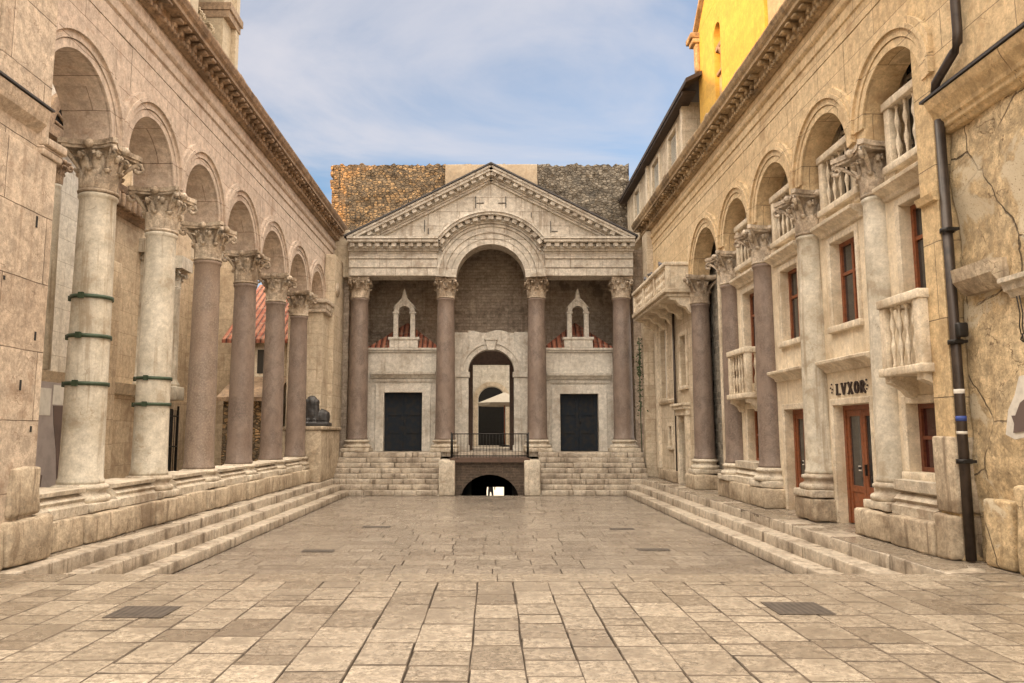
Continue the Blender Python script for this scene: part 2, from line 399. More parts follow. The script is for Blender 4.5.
# ------------------------------------------------------------------ ground
def slabs(m, x0, x1, y0, y1, ztop, along, wlo, whi, llo, lhi, gap=.005, holes=()):
    """rows of worn limestone slabs; along = direction of the rows"""
    a0, a1, b0, b1 = (x0, x1, y0, y1) if along == 'y' else (y0, y1, x0, x1)
    a = a0
    while a < a1 - .02:
        w = rnd(wlo, whi)
        if a1 - (a + w) < wlo * .6: w = a1 - a
        bpos = b0 - rnd(0, .3)
        while bpos < b1 - .01:
            L = rnd(llo, lhi)
            if b1 - (bpos + L) < llo * .5: L = b1 - bpos
            s0, s1 = max(bpos, b0), min(bpos + L, b1)
            bpos += L
            if s1 - s0 < .03: continue
            X0, X1, Y0, Y1 = (a, a + w, s0, s1) if along == 'y' else (s0, s1, a, a + w)
            if any(hx0 < X1 - .02 and X0 < hx1 - .02 and hy0 < Y1 - .02 and Y0 < hy1 - .02 for hx0, hx1, hy0, hy1 in holes): 
                pass
            g = gap * random.choice((.3, .6, .8, 1.0, 1.3, 1.7))
            m.cur = min(1, max(0, random.gauss(.52, .21)))
            gx, gy = (g, g * 2.0) if along == 'y' else (g, g * 1.6)
            X0 += gx; X1 -= gx; Y0 += gy; Y1 -= gy
            c = .006
            t = [rnd(-.003, .003) for _ in range(4)]
            cs = [(X0, Y0), (X1, Y0), (X1, Y1), (X0, Y1)]
            ins = [(X0 + c, Y0 + c), (X1 - c, Y0 + c), (X1 - c, Y1 - c), (X0 + c, Y1 - c)]
            jj = [(rnd(-.006, .006), rnd(-.006, .006)) for _ in range(4)]
            vs = [(p[0] + j[0], p[1] + j[1], ztop - .06) for p, j in zip(cs, jj)]
            vs += [(p[0] + j[0], p[1] + j[1], ztop - .010) for p, j in zip(cs, jj)]
            vs += [(p[0] + j[0], p[1] + j[1], ztop + q) for p, q, j in zip(ins, t, jj)]
            m.mat = 0; m.add(vs, [(8, 9, 10, 11)])
            fs = []
            for k in range(4):
                n = (k + 1) % 4
                fs.append((k, n, 4 + n, 4 + k)); fs.append((4 + k, 4 + n, 8 + n, 8 + k))
            m.mat = 1; m.add(vs, fs); m.mat = 0
        a += w

mb = MB(); mb.box(-400, 400, -400, 400, -2.9, -2.7)
tag(mb.build('ground', M['earth']), kind='structure')
mb = MB()
slabs(mb, -13, 11.5, -4, 9.22, 0.0, 'y', .36, .49, .24, .66, gap=.0048)
slabs(mb, -13, 11.5, 9.22, 9.72, 0.0, 'x', .49, .5, .9, 1.7)
mb.cur = 0.0; 
tag(mb.build('pavement', [M['pave'], M['joint']], tintattr=True), kind='structure')
mb = MB(); mb.box(-13, 11.5, -4, 9.70, -2.69, -.035)
tag(mb.build('pavement_bed', M['dirt']), kind='structure')
mb = MB()
slabs(mb, -5.3, 5.05, 9.73, 28.75, -.6, 'x', .36, .62, .35, .95, gap=.0034)
tag(mb.build('court_paving', [M['court'], M['joint']], tintattr=True), kind='structure')
mb = MB(); mb.box(-9.4, 7.2, 9.71, 28.74, -2.69, -.635)
tag(mb.build('court_bed', M['dirt']), kind='structure')
mb = MB()
slabs(mb, -13, -6.2, 9.73, 29.2, 0.0, 'y', .5, .8, .5, 1.0)
slabs(mb, 5.72, 7.6, 9.73, 30.6, 0.0, 'y', .5, .8, .5, 1.0)
tag(mb.build('walkway', [M['pave'], M['joint']], tintattr=True), kind='structure')
mb = MB(); mb.box(-13, -6.25, 9.71, 29.4, -.63, -.035); mb.box(5.75, 7.6, 9.71, 30.65, -.63, -.035)
tag(mb.build('walkway_bed', M['dirt']), kind='structure')

# drain covers: thin iron and stone gratings let into the paving
def drain(x0, x1, y0, y1, z, label):
    t = thing('drain_cover', label, 'drain cover', ((x0 + x1) / 2, (y0 + y1) / 2, z), 'drain covers let into the paving')
    m = MB(); m.box(x0, x1, y0, y1, z + .004, z + .009); m.build('plate', M['grate'], t)
    m = MB()
    n = max(3, int((x1 - x0) / .06))
    for i in range(n):
        xa = x0 + (x1 - x0) * (i + .3) / n
        m.box(xa, xa + (x1 - x0) / n * .4, y0 + .03, y1 - .03, z + .0095, z + .011)
    m.build('bars', M['grate_bar'], t)
drain(-3.68, -3.12, 7.45, 7.92, 0, 'dark iron drain cover in the front pavement, on the left')
drain(2.78, 3.33, 7.58, 8.1, 0, 'dark iron drain cover in the front pavement, on the right')
drain(-3.75, -3.12, 15.35, 15.65, -.6, 'thin dark drain slot in the court, the nearer of the two on the left')
drain(-3.2, -2.5, 19.2, 19.5, -.6, 'thin dark drain slot in the court, the farther of the two on the left')
drain(2.93, 3.58, 15.5, 15.8, -.6, 'thin dark drain slot in the court, the nearer of the two on the right')
drain(2.9, 3.48, 18.8, 19.1, -.6, 'thin dark drain slot in the court, the farther of the two on the right')

def course(m, axis, f0, f1, a0, a1, z0, z1, lo=.9, hi=1.9, r=.025, amp=.006, wear=.012, gap=.004):
    a = a0
    while a < a1 - .01:
        L = rnd(lo, hi)
        if a1 - (a + L) < lo * .6: L = a1 - a
        e = rnd(-.008, .008)
        if axis == 'y': m.rbox(f0 + e, f1, a + gap, a + L - gap, z0, z1 + rnd(-.005, .005), r, amp, .3, wear=wear)
        else: m.rbox(a + gap, a + L - gap, f0 + e, f1, z0, z1 + rnd(-.005, .005), r, amp, .3, wear=wear)
        a += L

t = thing('stone_stairs', 'three long worn steps below the left colonnade', 'steps', (-5.8, 19, -.6), 'flights of steps round the court')
for k in range(3):
    m = MB(); x = -5.28 - .33 * k
    course(m, 'y', x, x - .6, 9.73, 29.3 - .0 * k, -.6 + .2 * k - (.05 if k else 0), -.4 + .2 * k)
    m.build('step', M['step'], t)
t = thing('stone_stairs', 'three long worn steps below the right colonnade', 'steps', (5.5, 19, -.6), 'flights of steps round the court')
for k in range(3):
    m = MB(); x = 5.03 + .34 * k
    course(m, 'y', x, x + .6, 9.73, 29.3, -.6 + .2 * k - (.05 if k else 0), -.4 + .2 * k)
    m.build('step', M['step'], t)

# ------------------------------------------------------------------ columns
def leaf(m, ang, r0, z0, hl, w, curl, seed):
    S = [0, .2, .42, .62, .78, .9, .98, 1.0]
    RO = [0.0, .02, .05, .11, .22, .34, .38, .33]
    Z = [0, .24, .5, .73, .89, .96, .9, .80]
    W = [.8, 1.0, .86, 1.0, .78, .72, .5, .25]
    U = [-1, -.55, 0, .55, 1]
    front = []; back = []
    ca, sa = math.cos(ang), math.sin(ang)
    for i in range(len(S)):
        for u in U:
            rr = r0 + RO[i] * curl + (.028 * (1 - abs(u)) if u == 0 else (.012 if abs(u) < .9 else -.012)) + nz(u, S[i], seed, 3) * .008
            tt = u * w * .5 * W[i]
            z = z0 + Z[i] * hl - abs(u) * (.06 * hl if i % 2 else .0)
            front.append((rr * ca - tt * sa, rr * sa + tt * ca, z))
            rb = rr - .045
            back.append((rb * ca - tt * sa * .9, rb * sa + tt * ca * .9, z - .012))
    n = len(U); k = len(S); fs = []
    for i in range(k - 1):
        for j in range(n - 1):
            a = i * n + j
            fs.append((a, a + 1, a + n + 1, a + n)); b = a + k * n
            fs.append((b, b + n, b + n + 1, b + 1))
        for j in (0, n - 1):
            a = i * n + j; b = a + k * n
            fs.append((a, a + n, b + n, b))
    for j in range(n - 1):
        a = (k - 1) * n + j; fs.append((a, a + 1, a + 1 + k * n, a + k * n))
    m.add(front + back, fs, True)

def capital(m, r, h, Rc, z0=0.0, seed=0.0):
    m.lathe([(r * .98, z0), (r * 1.13, z0 + .015 * h), (r * 1.16, z0 + .045 * h), (r * 1.1, z0 + .075 * h), (r * .98, z0 + .085 * h), (r * .94, z0 + .45 * h), (r * .98, z0 + .66 * h), (r * 1.15, z0 + .82 * h), (r * 1.3, z0 + .87 * h)], 0, 0, 20)
    for k in range(8):
        a = PI / 4 * k
        leaf(m, a, r * 1.0, z0 + .075 * h, .42 * h, r * .74, r * .95, seed + k)
        leaf(m, a + PI / 8, r * .99, z0 + .085 * h, .72 * h, r * .7, r * 1.35, seed + k + 20)
    a2 = Rc / math.sqrt(2)
    for (zz0, zz1, sc_) in ((.84, .90, .93), (.90, 1.0, 1.0)):
        pts = []
        A = a2 * sc_
        for k in range(4):
            ang = PI / 2 * k
            for i in range(9):
                tt = -.88 + 1.76 * i / 8
                x, y = tt * A, -(A - .24 * A * (1 - (tt / .88) ** 2))
                pts.append((x * math.cos(ang) - y * math.sin(ang), x * math.sin(ang) + y * math.cos(ang)))
        pts = [(p[0] * (1 + nz(p[0] * 3, p[1] * 3, seed) * .05), p[1] * (1 + nz(p[0] * 3, p[1] * 3, seed + 4) * .05)) for p in pts]
        m.prism(pts, 'z', z0 + zz0 * h, z0 + zz1 * h)
    for k in range(4):
        a = PI / 4 + PI / 2 * k
        d = Vector((math.cos(a), math.sin(a), 0))
        pts = []; rad = []
        for i in range(5):
            q = i / 4
            rr = r * 1.12 + (Rc * .80 - r * 1.12) * q ** 1.4
            pts.append(d * rr + Vector((0, 0, z0 + h * (.42 + .40 * q)))); rad.append(.025 + .02 * q)
        for i in range(11):
            q = i / 10
            th = PI * .55 - q * 2 * PI * 1.25
            sr = .115 * h * (1 - .72 * q)
            pts.append(d * (Rc * .84 + math.cos(th) * sr) + Vector((0, 0, z0 + h * .735 + math.sin(th) * sr))); rad.append(.045 - .018 * q)
        m.tube(pts, .04, 6, True, rad)
        for sgn in (-1, 1):   # inner helices
            b = PI / 2 * k + sgn * .22
            dd = Vector((math.cos(b), math.sin(b), 0)); pts = []
            for i in range(8):
                q = i / 7; th = PI - q * 2 * PI * .9
                pts.append(dd * (r * 1.2 + .07 * h + .05 * math.cos(th) * (1 - q * .6)) + Vector((0, 0, z0 + h * .72 + math.sin(th) * .06 * h * (1 - q * .6))))
            m.tube(pts, .022, 5)
        e = PI / 2 * k; fd = Vector((math.cos(e), math.sin(e), 0)) * (a2 * .80)
        m.lathe([(.02, z0 + .83 * h), (.07 * h * 1.2, z0 + .87 * h), (.085 * h * 1.2, z0 + .93 * h), (.05, z0 + 1.0 * h)], fd.x, fd.y, 7)

def shaft(m, r0, r1, z0, z1, n=28, lean=0):
    prof = [(r0 * 1.08, z0), (r0 * 1.08, z0 + .05), (r0 * 1.01, z0 + .10)]
    for i in range(1, 13):
        q = i / 12
        rr = r0 + (r1 - r0) * q ** 1.6
        prof.append((rr, z0 + .10 + (z1 - z0 - .2) * q))
    prof += [(r1 * 1.02, z1 - .09), (r1 * 1.09, z1 - .06), (r1 * 1.1, z1 - .02), (r1 * 1.05, z1)]
    m.lathe(prof, 0, 0, n, jit=.006)

def column_base(m, r, z0, z1, seed=0):
    h = z1 - z0; w = r * 1.42
    m.rbox(-w, w, -w, w, z0, z0 + .34 * h, .025, .012, .2, seed=seed, wear=.03)
    b = z0 + .34 * h
    m.lathe([(r * 1.36, b - .01), (r * 1.43, b + .07 * h), (r * 1.43, b + .15 * h), (r * 1.36, b + .22 * h), (r * 1.2, b + .26 * h), (r * 1.13, b + .36 * h), (r * 1.18, b + .44 * h),
             (r * 1.28, b + .47 * h), (r * 1.31, b + .53 * h), (r * 1.25, b + .60 * h), (r * 1.1, b + .62 * h), (r * 1.08, b + .66 * h)], 0, 0, 24, jit=.02)

def column(label, x, y, zb, zs, zc, zt, r0, r1, Rc, mat, group, bands=(), cap=None, seed=0, plinth=True):
    t = thing('column', label, 'column', (x, y, zb), group)
    def fin(m, name, mt, p=t):
        m.v = [(a + x, b + y, c) for a, b, c in m.v]
        return m.build(name, mt, p)
    m = MB(); column_base(m, r0, zb, zs, seed); fin(m, 'base', M['base'])
    m = MB(); shaft(m, r0, r1, zs, zc); fin(m, 'shaft', mat)
    m = MB(); capital(m, r1, zt - zc, Rc, zc, seed); fin(m, 'capital', cap or M['capital'])
    for zz in bands:
        rr = r0 + (r1 - r0) * ((zz - zs) / (zc - zs)) ** 1.6 + .012
        m = MB(); m.lathe([(rr, zz - .032), (rr + .016, zz - .032), (rr + .016, zz + .032), (rr, zz + .032)], 0, 0, 28, cap=False)
        m.box(-.04 - .0, .04, -rr - .06, -rr - .005, zz - .05, zz + .05)
        m.box(-rr - .07, -rr - .005, -.03, .03, zz - .045, zz + .045)
        o = fin(m, 'metal_band', M['band'])
    return t

GL = 'columns of the left arcade'; GR = 'columns of the right arcade'; GF = 'columns of the entrance porch'
LY = [12.85, 15.4, 18.0, 20.85, 23.85, 26.8]; LX = -6.84
lab = ['pale marble column strapped with three green metal bands, nearest of the left arcade',
       'pale marble column strapped with two green metal bands, second of the left arcade',
       'light brown granite column, third from the front in the left arcade, before the iron gate',
       'dark brown granite column, fourth from the front in the left arcade',
       'dark brown granite column, fifth from the front in the left arcade',
       'slim dark granite column, last of the left arcade, beside the black sphinx']
for i, y in enumerate(LY):
    column(lab[i], LX, y, .46, .90, 5.82, 6.70, .335, .29, .74, M['marble'] if i < 2 else (M['granite_grey'] if i == 2 else M['granite']), GL,
           bands=((2.55, 3.35, 4.02) if i == 0 else (2.3, 2.82) if i == 1 else ()), seed=i * 3.1)
RY = [12.9, 15.55, 18.25, 20.85, 24.05]; RX = 6.70
lab = ['grey marble column right of the shop door, nearest of the right arcade',
       'grey marble column left of the shop door, second of the right arcade',
       'dark granite column beside the small lower balcony, third of the right arcade',
       'dark granite column right of the dark brick recess, fourth of the right arcade',
       'dark granite column at the near end of the long balcony, last of the right arcade']
for i, y in enumerate(RY):
    column(lab[i], RX + (.07 if i == 0 else 0), y, .46, .92, 5.80, 6.68, .275 if i == 0 else .315, .25 if i == 0 else .275, .80, M['marble'] if i < 2 else M['granite'], GR, seed=40 + i * 3.1)
FX = [-5.42, -1.86, 1.88, 5.38]; FY = 31.0
lab = ['dark granite porch column at the far left, next to the left arcade', 'dark granite porch column just left of the central arch',
       'dark granite porch column just right of the central arch', 'dark granite porch column at the far right, next to the long balcony']
for i, x in enumerate(FX):
    column(lab[i], x, FY, .95, 1.45, 7.2, 8.08, .40, .35, .62, M['granite'], GF, seed=70 + i * 2.7)

# ------------------------------------------------------------------ arcades
def arcade(sgn, name, label, bays, cols, ztop, zcap, zapex, ends, mats, xf, th):
    xb = xf + th
    X = lambda d: sgn * (xf - d)
    wallm, cornm = mats
    t = thing(name, label, 'arcade', (sgn * 6.85, 20, zcap))
    m = MB()
    def q(y0, z0, y1, z1): # solid slab of the wall in yz
        m.box(sgn * xf, sgn * xb, y0, y1, z0, z1)
    N = 28
    rings = []
    for (ya, yb) in bays:
        c = (ya + yb) / 2; r = (yb - ya) / 2 - .30; zs = zapex - r
        # spandrel pieces over the curve
        for k in range(N):
            a0 = PI - PI * k / N; a1 = PI - PI * (k + 1) / N
            y0, z0 = c + r * math.cos(a0), zs + r * math.sin(a0); y1, z1 = c + r * math.cos(a1), zs + r * math.sin(a1)
            vs = []
            for xx in (sgn * xf, sgn * xb):
                vs += [(xx, y0, z0), (xx, y1, z1), (xx, y1, ztop), (xx, y0, ztop)]
            m.add(vs, [(0, 1, 2, 3), (7, 6, 5, 4)], False)
            m.add(vs, [(0, 4, 5, 1)], True)
            m.add(vs, [(3, 2, 6, 7)])
        rings.append((c, r, zs, (yb - ya) / 2))
    edges = sorted(set([round(b[0], 3) for b in bays] + [round(b[1], 3) for b in bays]))
    for e in edges:
        left = e - .30 if any(abs(b[1] - e) < .01 for b in bays) else ends[0]
        right = e + .30 if any(abs(b[0] - e) < .01 for b in bays) else ends[1]
        q(left, zcap, right, ztop)
    m.build('wall', wallm, t)
    # archivolts
    for (c, r, zs, hb) in rings:
        ma = MB()
        for (ra, rb, d) in ((r, r + .13, .035), (r + .13, r + .145, .012), (r + .145, r + .27, .055), (r + .27, r + .34, .10), (r + .34, r + .44, .075)):
            def P(R_, a):
                return max(c - hb + .004, min(c + hb - .004, c + R_ * math.cos(a))), zs + R_ * math.sin(a)
            for k in range(N):
                a0 = PI - PI * k / N; a1 = PI - PI * (k + 1) / N
                p = [P(ra, a0), P(ra, a1), P(rb, a1), P(rb, a0)]
                area = abs((p[0][0] - p[2][0]) * (p[1][1] - p[3][1]) - (p[1][0] - p[3][0]) * (p[0][1] - p[2][1]))
                if area < 1e-5: continue
                vs = [(X(d), *z) for z in p] + [(X(-.02), *z) for z in p]
                ma.add(vs, [(0, 1, 2, 3)], False)
                ma.add(vs, [(0, 4, 5, 1), (3, 2, 6, 7)], True)
                if k == 0: ma.add(vs, [(0, 3, 7, 4)])
                if k == N - 1: ma.add(vs, [(1, 5, 6, 2)])
        ma.build('archivolt', wallm, t)
    # entablature
    y0, y1 = ends[0], ends[1]
    m = MB()
    zj = ztop
    prof = [(X(-.8), zj + .012), (X(.01), zj + .012), (X(.01), zj + .30), (X(.04), zj + .32), (X(.04), zj + .52), (X(.07), zj + .54), (X(.10), zj + .58), (X(.12), zj + .66), (X(.09), zj + .69),
            (X(.06), zj + .72), (X(.06), zj + .90), (X(-.8), zj + .90)]
    m.prism(prof, 'y', y0, y1); m.build('architrave', wallm, t)
    m = MB()
    zc = zj + .902
    prof = [(X(-.8), zc), (X(.10), zc), (X(.16), zc + .05), (X(.16), zc + .13), (X(.18), zc + .14), (X(.18), zc + .34), (X(.44), zc + .36), (X(.44), zc + .44), (X(.49), zc + .5), (X(.53), zc + .6), (X(.53), zc + .64), (X(-.8), zc + .68)]
    m.prism(prof, 'y', y0, y1)
    y = y0 + .05
    while y < y1 - .12:     # dentils and carved brackets, a few of them worn away
        if random.random() > .06:
            m.rbox(X(.15), X(.235 + rnd(-.015, .01)), y, y + .085, zc + .035, zc + .135, .012, .006, .2)
        y += .15
    y = y0 + .08
    while y < y1 - .2:
        if random.random() > .06:
            L = .41 + rnd(-.05, .015)
            w = .14
            m.rbox(X(.15), X(L), y, y + w, zc + .235, zc + .345, .03, .012, .12, wear=.02)
            m.rbox(X(.15), X(.27), y + .01, y + w - .01, zc + .14, zc + .26, .03, .012, .12)
            m.rbox(X(L - .07), X(L + .012), y - .01, y + w + .01, zc + .25, zc + .31, .025, .008, .1)
        if random.random() > .15:
            m.lathe([(.05, zc + .355), (.045, zc + .335), (.02, zc + .325)], X(.33), y + .25, 6)
        y += .33
    # broken tiles and rough stones along the top edge
    y = y0
    while y < y1:
        L = rnd(.2, .5)
        m.rbox(X(.5 + rnd(-.06, .03)), X(-.5), y, y + L, zc + .6, zc + .68 + rnd(0, .05), .03, .02, .2)
        y += L
    m.build('cornice', cornm, t)
    return t

c = [10.2] + LY + [29.4]
bL = [(c[i], c[i + 1]) for i in range(len(c) - 1)]
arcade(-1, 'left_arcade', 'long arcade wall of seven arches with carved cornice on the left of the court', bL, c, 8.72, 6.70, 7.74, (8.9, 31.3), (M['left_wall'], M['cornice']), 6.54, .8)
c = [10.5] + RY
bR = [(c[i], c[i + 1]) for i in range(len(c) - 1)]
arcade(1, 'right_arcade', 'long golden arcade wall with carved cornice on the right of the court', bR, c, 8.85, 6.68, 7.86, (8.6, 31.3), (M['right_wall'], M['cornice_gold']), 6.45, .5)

# plinths between and under the columns
t = thing('plinth_wall', 'low moulded plinth of stone blocks carrying the left colonnade', 'plinth', (-6.7, 20, 0))
m = MB()
y = 10.95
for i, yy in enumerate([LY[k] for k in range(6)] + [29.6]):
    e = yy - .75 if i < 6 else 29.45
    course(m, 'y', -6.33, -7.35, y, e, 0, .46, .9, 1.7, .03, .008, .015)
    if i < 6: m.rbox(-6.27, -7.35, e + .01, yy + .62, 0, .455, .05, .012, .2, wear=.03)
    y = yy + .63
m.build('block_course', M['block'], t)
prev = 10.95
for i, yy in enumerate(LY + [29.6]):
    a, b_ = prev, yy - (.5 if i < 6 else .1)
    if b_ - a > .2:
        prof = [(-7.25, .462), (-6.42, .462), (-6.42, .60), (-6.47, .615), (-6.5, .65), (-6.47, .70), (-6.52, .74), (-6.58, .78), (-6.48, .80), (-6.47, .86), (-7.25, .87)]
        m = MB(); m.prism(prof, 'y', a + .01, b_ - .01); m.build('moulding', M['base'], t)
    prev = yy + .5

t = thing('plinth_wall', 'broken line of stone pedestals carrying the right colonnade', 'plinth', (6.7, 20, 0))
m = MB()
def ped(m_, *a, **k):
    m_ = MB(); m_.rbox(*a, **k); m_.build('pedestal_block', M['block'], t)
ped(m, 6.24, 7.1, 11.0, 12.2, 0, .47, .035, .01, .25, wear=.03)
ped(m, 6.26, 7.1, 12.22, 13.4, 0, .46, .05, .015, .2, wear=.05)
ped(m, 6.27, 7.1, 15.05, 16.05, 0, .46, .05, .015, .2, wear=.05)
ped(m, 6.27, 7.1, 17.7, 18.75, 0, .46, .04, .015, .2, wear=.04)
course(m, 'y', 6.3, 7.1, 18.77, 21.5, 0, .46, .9, 1.5, .025, .008, .02)
m.build('pedestal_block', M['block'], t)
ped(m, 6.22, 7.1, 23.45, 24.75, -.02, .46, .06, .02, .2, wear=.06)
ped(m, 6.3, 6.55, 26.5, 27.3, 0, .42, .05, .02, .2, wear=.05)
ped(m, 6.35, 6.55, 27.35, 29.2, 0, .40, .05, .02, .2, wear=.05)
for a, b_ in ((11.2, 12.4), (18.72, 20.38)):
    m = MB()
    prof = [(7.1, .47), (6.42, .47), (6.42, .60), (6.47, .615), (6.5, .65), (6.46, .70), (6.52, .76), (6.58, .80), (6.48, .84), (6.47, 1.0), (7.1, 1.02)]
    m.prism(prof, 'y', a, b_)
    m.build('moulding', M['base'], t)

# ------------------------------------------------------------------ end pilaster by the sphinx, on the left
t = thing('end_pier', 'pale ashlar pier with carved pilaster capital where the left arcade meets the porch', 'pier', (-6.6, 29.6, 0))
m = MB(); m.box(-7.6, -6.3, 28.2, 30.2, 1.95, 6.2); m.box(-6.52, -6.12, 29.3, 31.2, 1.96, 8.7); m.box(-6.7, -5.87, 30.9, 31.4, 8.1, 10.1); m.build('pier_wall', M['far_house'], t)
m = MB(); m.rbox(-7.6, -5.98, 26.95, 30.3, 0, 1.82, .04, .015, .4, wear=.03); m.rbox(-7.6, -5.92, 26.9, 30.3, 1.825, 1.95, .03, .01, .4); m.build('pedestal', M['block'], t)
m = MB()
m.rbox(-7.6, -6.18, 28.1, 29.28, 6.2, 6.32, .02, .01, .2); m.rbox(-7.6, -6.1, 28.0, 29.28, 6.55, 6.70, .02, .01, .2); m.rbox(-7.6, -6.2, 28.15, 29.28, 6.3, 6.56, .05, .02, .15)
for k in range(5): m.rbox(-6.26, -6.14, 28.2 + k * .22, 28.34 + k * .22, 6.32, 6.56, .04, .01, .1)
m.build('pilaster_capital', M['capital'], t)
m = MB()
m.lathe([(.28, 0), (.28, .16)], 0, 0, 16); m.v = [(-6.12 + (z - .08) * .7, 29.75 + y_, 7.35 + x_) for x_, y_, z in m.v]
m.build('medallion', M['capital'], t)

# black sphinx on its pedestal: one continuous carved block
t = None
m = MB()
bx, by, bz = -6.5, 28.3, 1.955
def ell(cx, cy, cz, rx, ry, rz, n=14, k=9):
    vs = []; fs = []
    for i in range(k + 1):
        ph = -PI / 2 + PI * i / k
        for j in range(n):
            a = 2 * PI * j / n
            vs.append((cx + rx * math.cos(ph) * math.cos(a), cy + ry * math.cos(ph) * math.sin(a), cz + rz * math.sin(ph)))
    for i in range(k):
        for j in range(n):
            fs.append((i * n + j, i * n + (j + 1) % n, (i + 1) * n + (j + 1) % n, (i + 1) * n + j))
    m.add(vs, fs, True)
m.rbox(bx - .5, bx + .55, by - .40, by + .36, bz, bz + .14, .03, .01, .2)
ell(bx - .12, by, bz + .48, .27, .29, .42)
ell(bx + .15, by + .05, bz + .36, .38, .28, .3)
m.rbox(bx - .1, bx + .5, by - .2, by + .24, bz + .12, bz + .56, .1, .01, .1)
m.rbox(bx - .40, bx + .16, by - .26, by + .24, bz + .12, bz + 1.02, .12, .02, .1)
ell(bx - .13, by - .02, bz + .98, .21, .23, .17)
ell(bx - .13, by - .17, bz + .88, .13, .12, .18)
for s_x in (-.26, .02):
    m.tube([(bx + s_x, by, bz + .3), (bx + s_x, by - .2, bz + .2), (bx + s_x, by - .36, bz + .2)], .09, 8)
o = m.build('sphinx_body', M['sphinx'])
rm = o.modifiers.new('join', 'REMESH'); rm.mode = 'VOXEL'; rm.voxel_size = .025; rm.use_smooth_shade = True
o.name = 'sphinx_statue'
tag(o, 'black granite sphinx lying on the stone pedestal behind the last left column', 'statue')

# ------------------------------------------------------------------ near left pier
t_pier = t = thing('corner_pier', 'massive weathered ashlar pier in the left foreground with a broken cornice', 'pier', (-6.9, 9.5, 0))
m = MB(); m.box(-8.6, -6.27, 4, 10.6, .0, 5.6); m.box(-8.6, -6.32, 9.3, 10.45, 5.6, 15); m.box(-8.6, -6.36, 4, 9.3, 6.2, 15); m.build('wall', M['near_left'], t)
m = MB()
m.prism([(-8.0, 5.72), (-6.40, 5.72), (-6.37, 5.78), (-6.35, 5.85), (-6.28, 5.92), (-6.2, 6.0), (-6.17, 6.1), (-6.15, 6.2), (-8.0, 6.21)], 'y', 4, 10.2)
m.build('cornice', M['near_left'], t)
m = MB(); m.rbox(-8, -6.20, 10.22, 10.72, 5.74, 5.86, .02, .01, .2); m.rbox(-8, -6.24, 10.2, 10.68, 5.6, 5.735, .02, .01, .2); m.build('impost', M['near_left'], t)
m = MB(); m.box(-8.0, -6.13, 4, 10.24, 6.212, 6.24); m.build('flashing', M['lead'], t)
for a in ((-8, -6.12, 9.9, 10.9, 0, .62), (-8, -6.2, 10.0, 10.7, .63, 1.3), (-8, -6.14, 8.3, 9.88, 0, .55), (-8, -6.18, 4, 8.28, 0, .6)):
    m = MB(); m.rbox(*a, .06, .02, .25, wear=.05); m.build('base_block', M['block'], t)

# ------------------------------------------------------------------ cathedral side behind the left arcade
t = thing('cathedral', 'pale stone cathedral wall seen between the left columns, with cornice and columns', 'church', (-14, 15, 0))
m = MB(); m.box(-13.9, -11.3, -6, 21.6, 0, 14); m.build('pale_wall', M['cath_pale'], t)
m = MB(); m.box(-13.9, -11.8, 21.6, 25.2, 0, 8.55); m.build('buff_wall', M['cath_buff'], t)
m = MB()
m.prism([(-12.4, 8.552), (-11.77, 8.552), (-11.73, 8.65), (-11.5, 8.8), (-11.5, 9.1), (-11.42, 9.16), (-11.36, 9.35), (-12.4, 9.37)], 'y', 21.62, 25.3)
y = 21.7
while y < 25.1:
    m.rbox(-11.55, -11.33, y, y + .17, 8.66, 9.08, .03, .008, .15); y += .36
m.build('cornice', M['cornice'], t)
m = MB(); m.prism([(-11.9, 2.9), (-11.7, 2.95), (-11.63, 3.1), (-11.55, 3.28), (-11.9, 3.32)], 'y', 21.62, 26.2); m.build('string_course', M['trim'], t); m = MB(); m.prism([(-11.4, 2.9), (-11.2, 2.95), (-11.13, 3.1), (-11.06, 3.28), (-11.4, 3.32)], 'y', 10.8, 21.6); m.build('string_course', M['trim'], t)
m = MB(); m.box(-28, -14, -50, .6, .01, 15); m.prism([(-28, 15.001), (-14, 15.001), (-21, 18.7)], 'y', -49.9, .5); m.build('low_shade_block', M['cath_buff'], t)  # added block out of view, shaped to keep the sun off the court
m = MB(); pts8 = [(-21 + 8.3 * math.cos(PI / 8 + k * PI / 4), 11.4 + 11.8 * math.sin(PI / 8 + k * PI / 4)) for k in range(8)]
m.prism(pts8, 'z', .02, 19.2); m.build('octagon', M['cath_buff'], t)  # octagon out of view, its spread and height shaped to shade the court
m = MB(); m.add([(x_, y_, 19.21) for x_, y_ in pts8] + [(-21, 11.4, 29.5)], [(k, (k + 1) % 8, 8) for k in range(8)] + [tuple(range(7, -1, -1))]); m.build('roof', M['tiles_x'], t)
m = MB(); m.box(-14.5, -10.35, 30.51, 31.2, 0, 8.8); m.build('rear_wall', M['cath_buff'], t)
m = MB(); m.box(-13.9, -12.3, 25.2, 30.5, 0, 12.5); m.box(-12.3, -11.95, 25.2, 30.5, 0, 2.9); m.build('porch_wall', M['cath_buff'], t)
m = MB(); m.box(-12.3, -12.2, 25.6, 27.6, 3.6, 7.2); m.build('opening', M['dark'], t)
for yy in (25.4, 27.9):
    m = MB(); m.rbox(-12.25, -11.4, yy - .4, yy + .4, 2.9, 3.4, .04, .015, .2)
    m.lathe([(.38, 3.4), (.38, 3.5), (.31, 3.6), (.29, 3.7), (.26, 7.0), (.29, 7.05)], -11.85, yy, 18)
    c2 = MB(); capital(c2, .26, .68, .54, 7.05, yy)
    b0 = len(m.v); m.add([(a - 11.85, b_ + yy, z) for a, b_, z in c2.v], c2.f, True)
    m.box(-12.29, -11.35, yy - .5, yy + .5, 7.74, 8.2)
    m.build('portal_column', M['marble'], t)
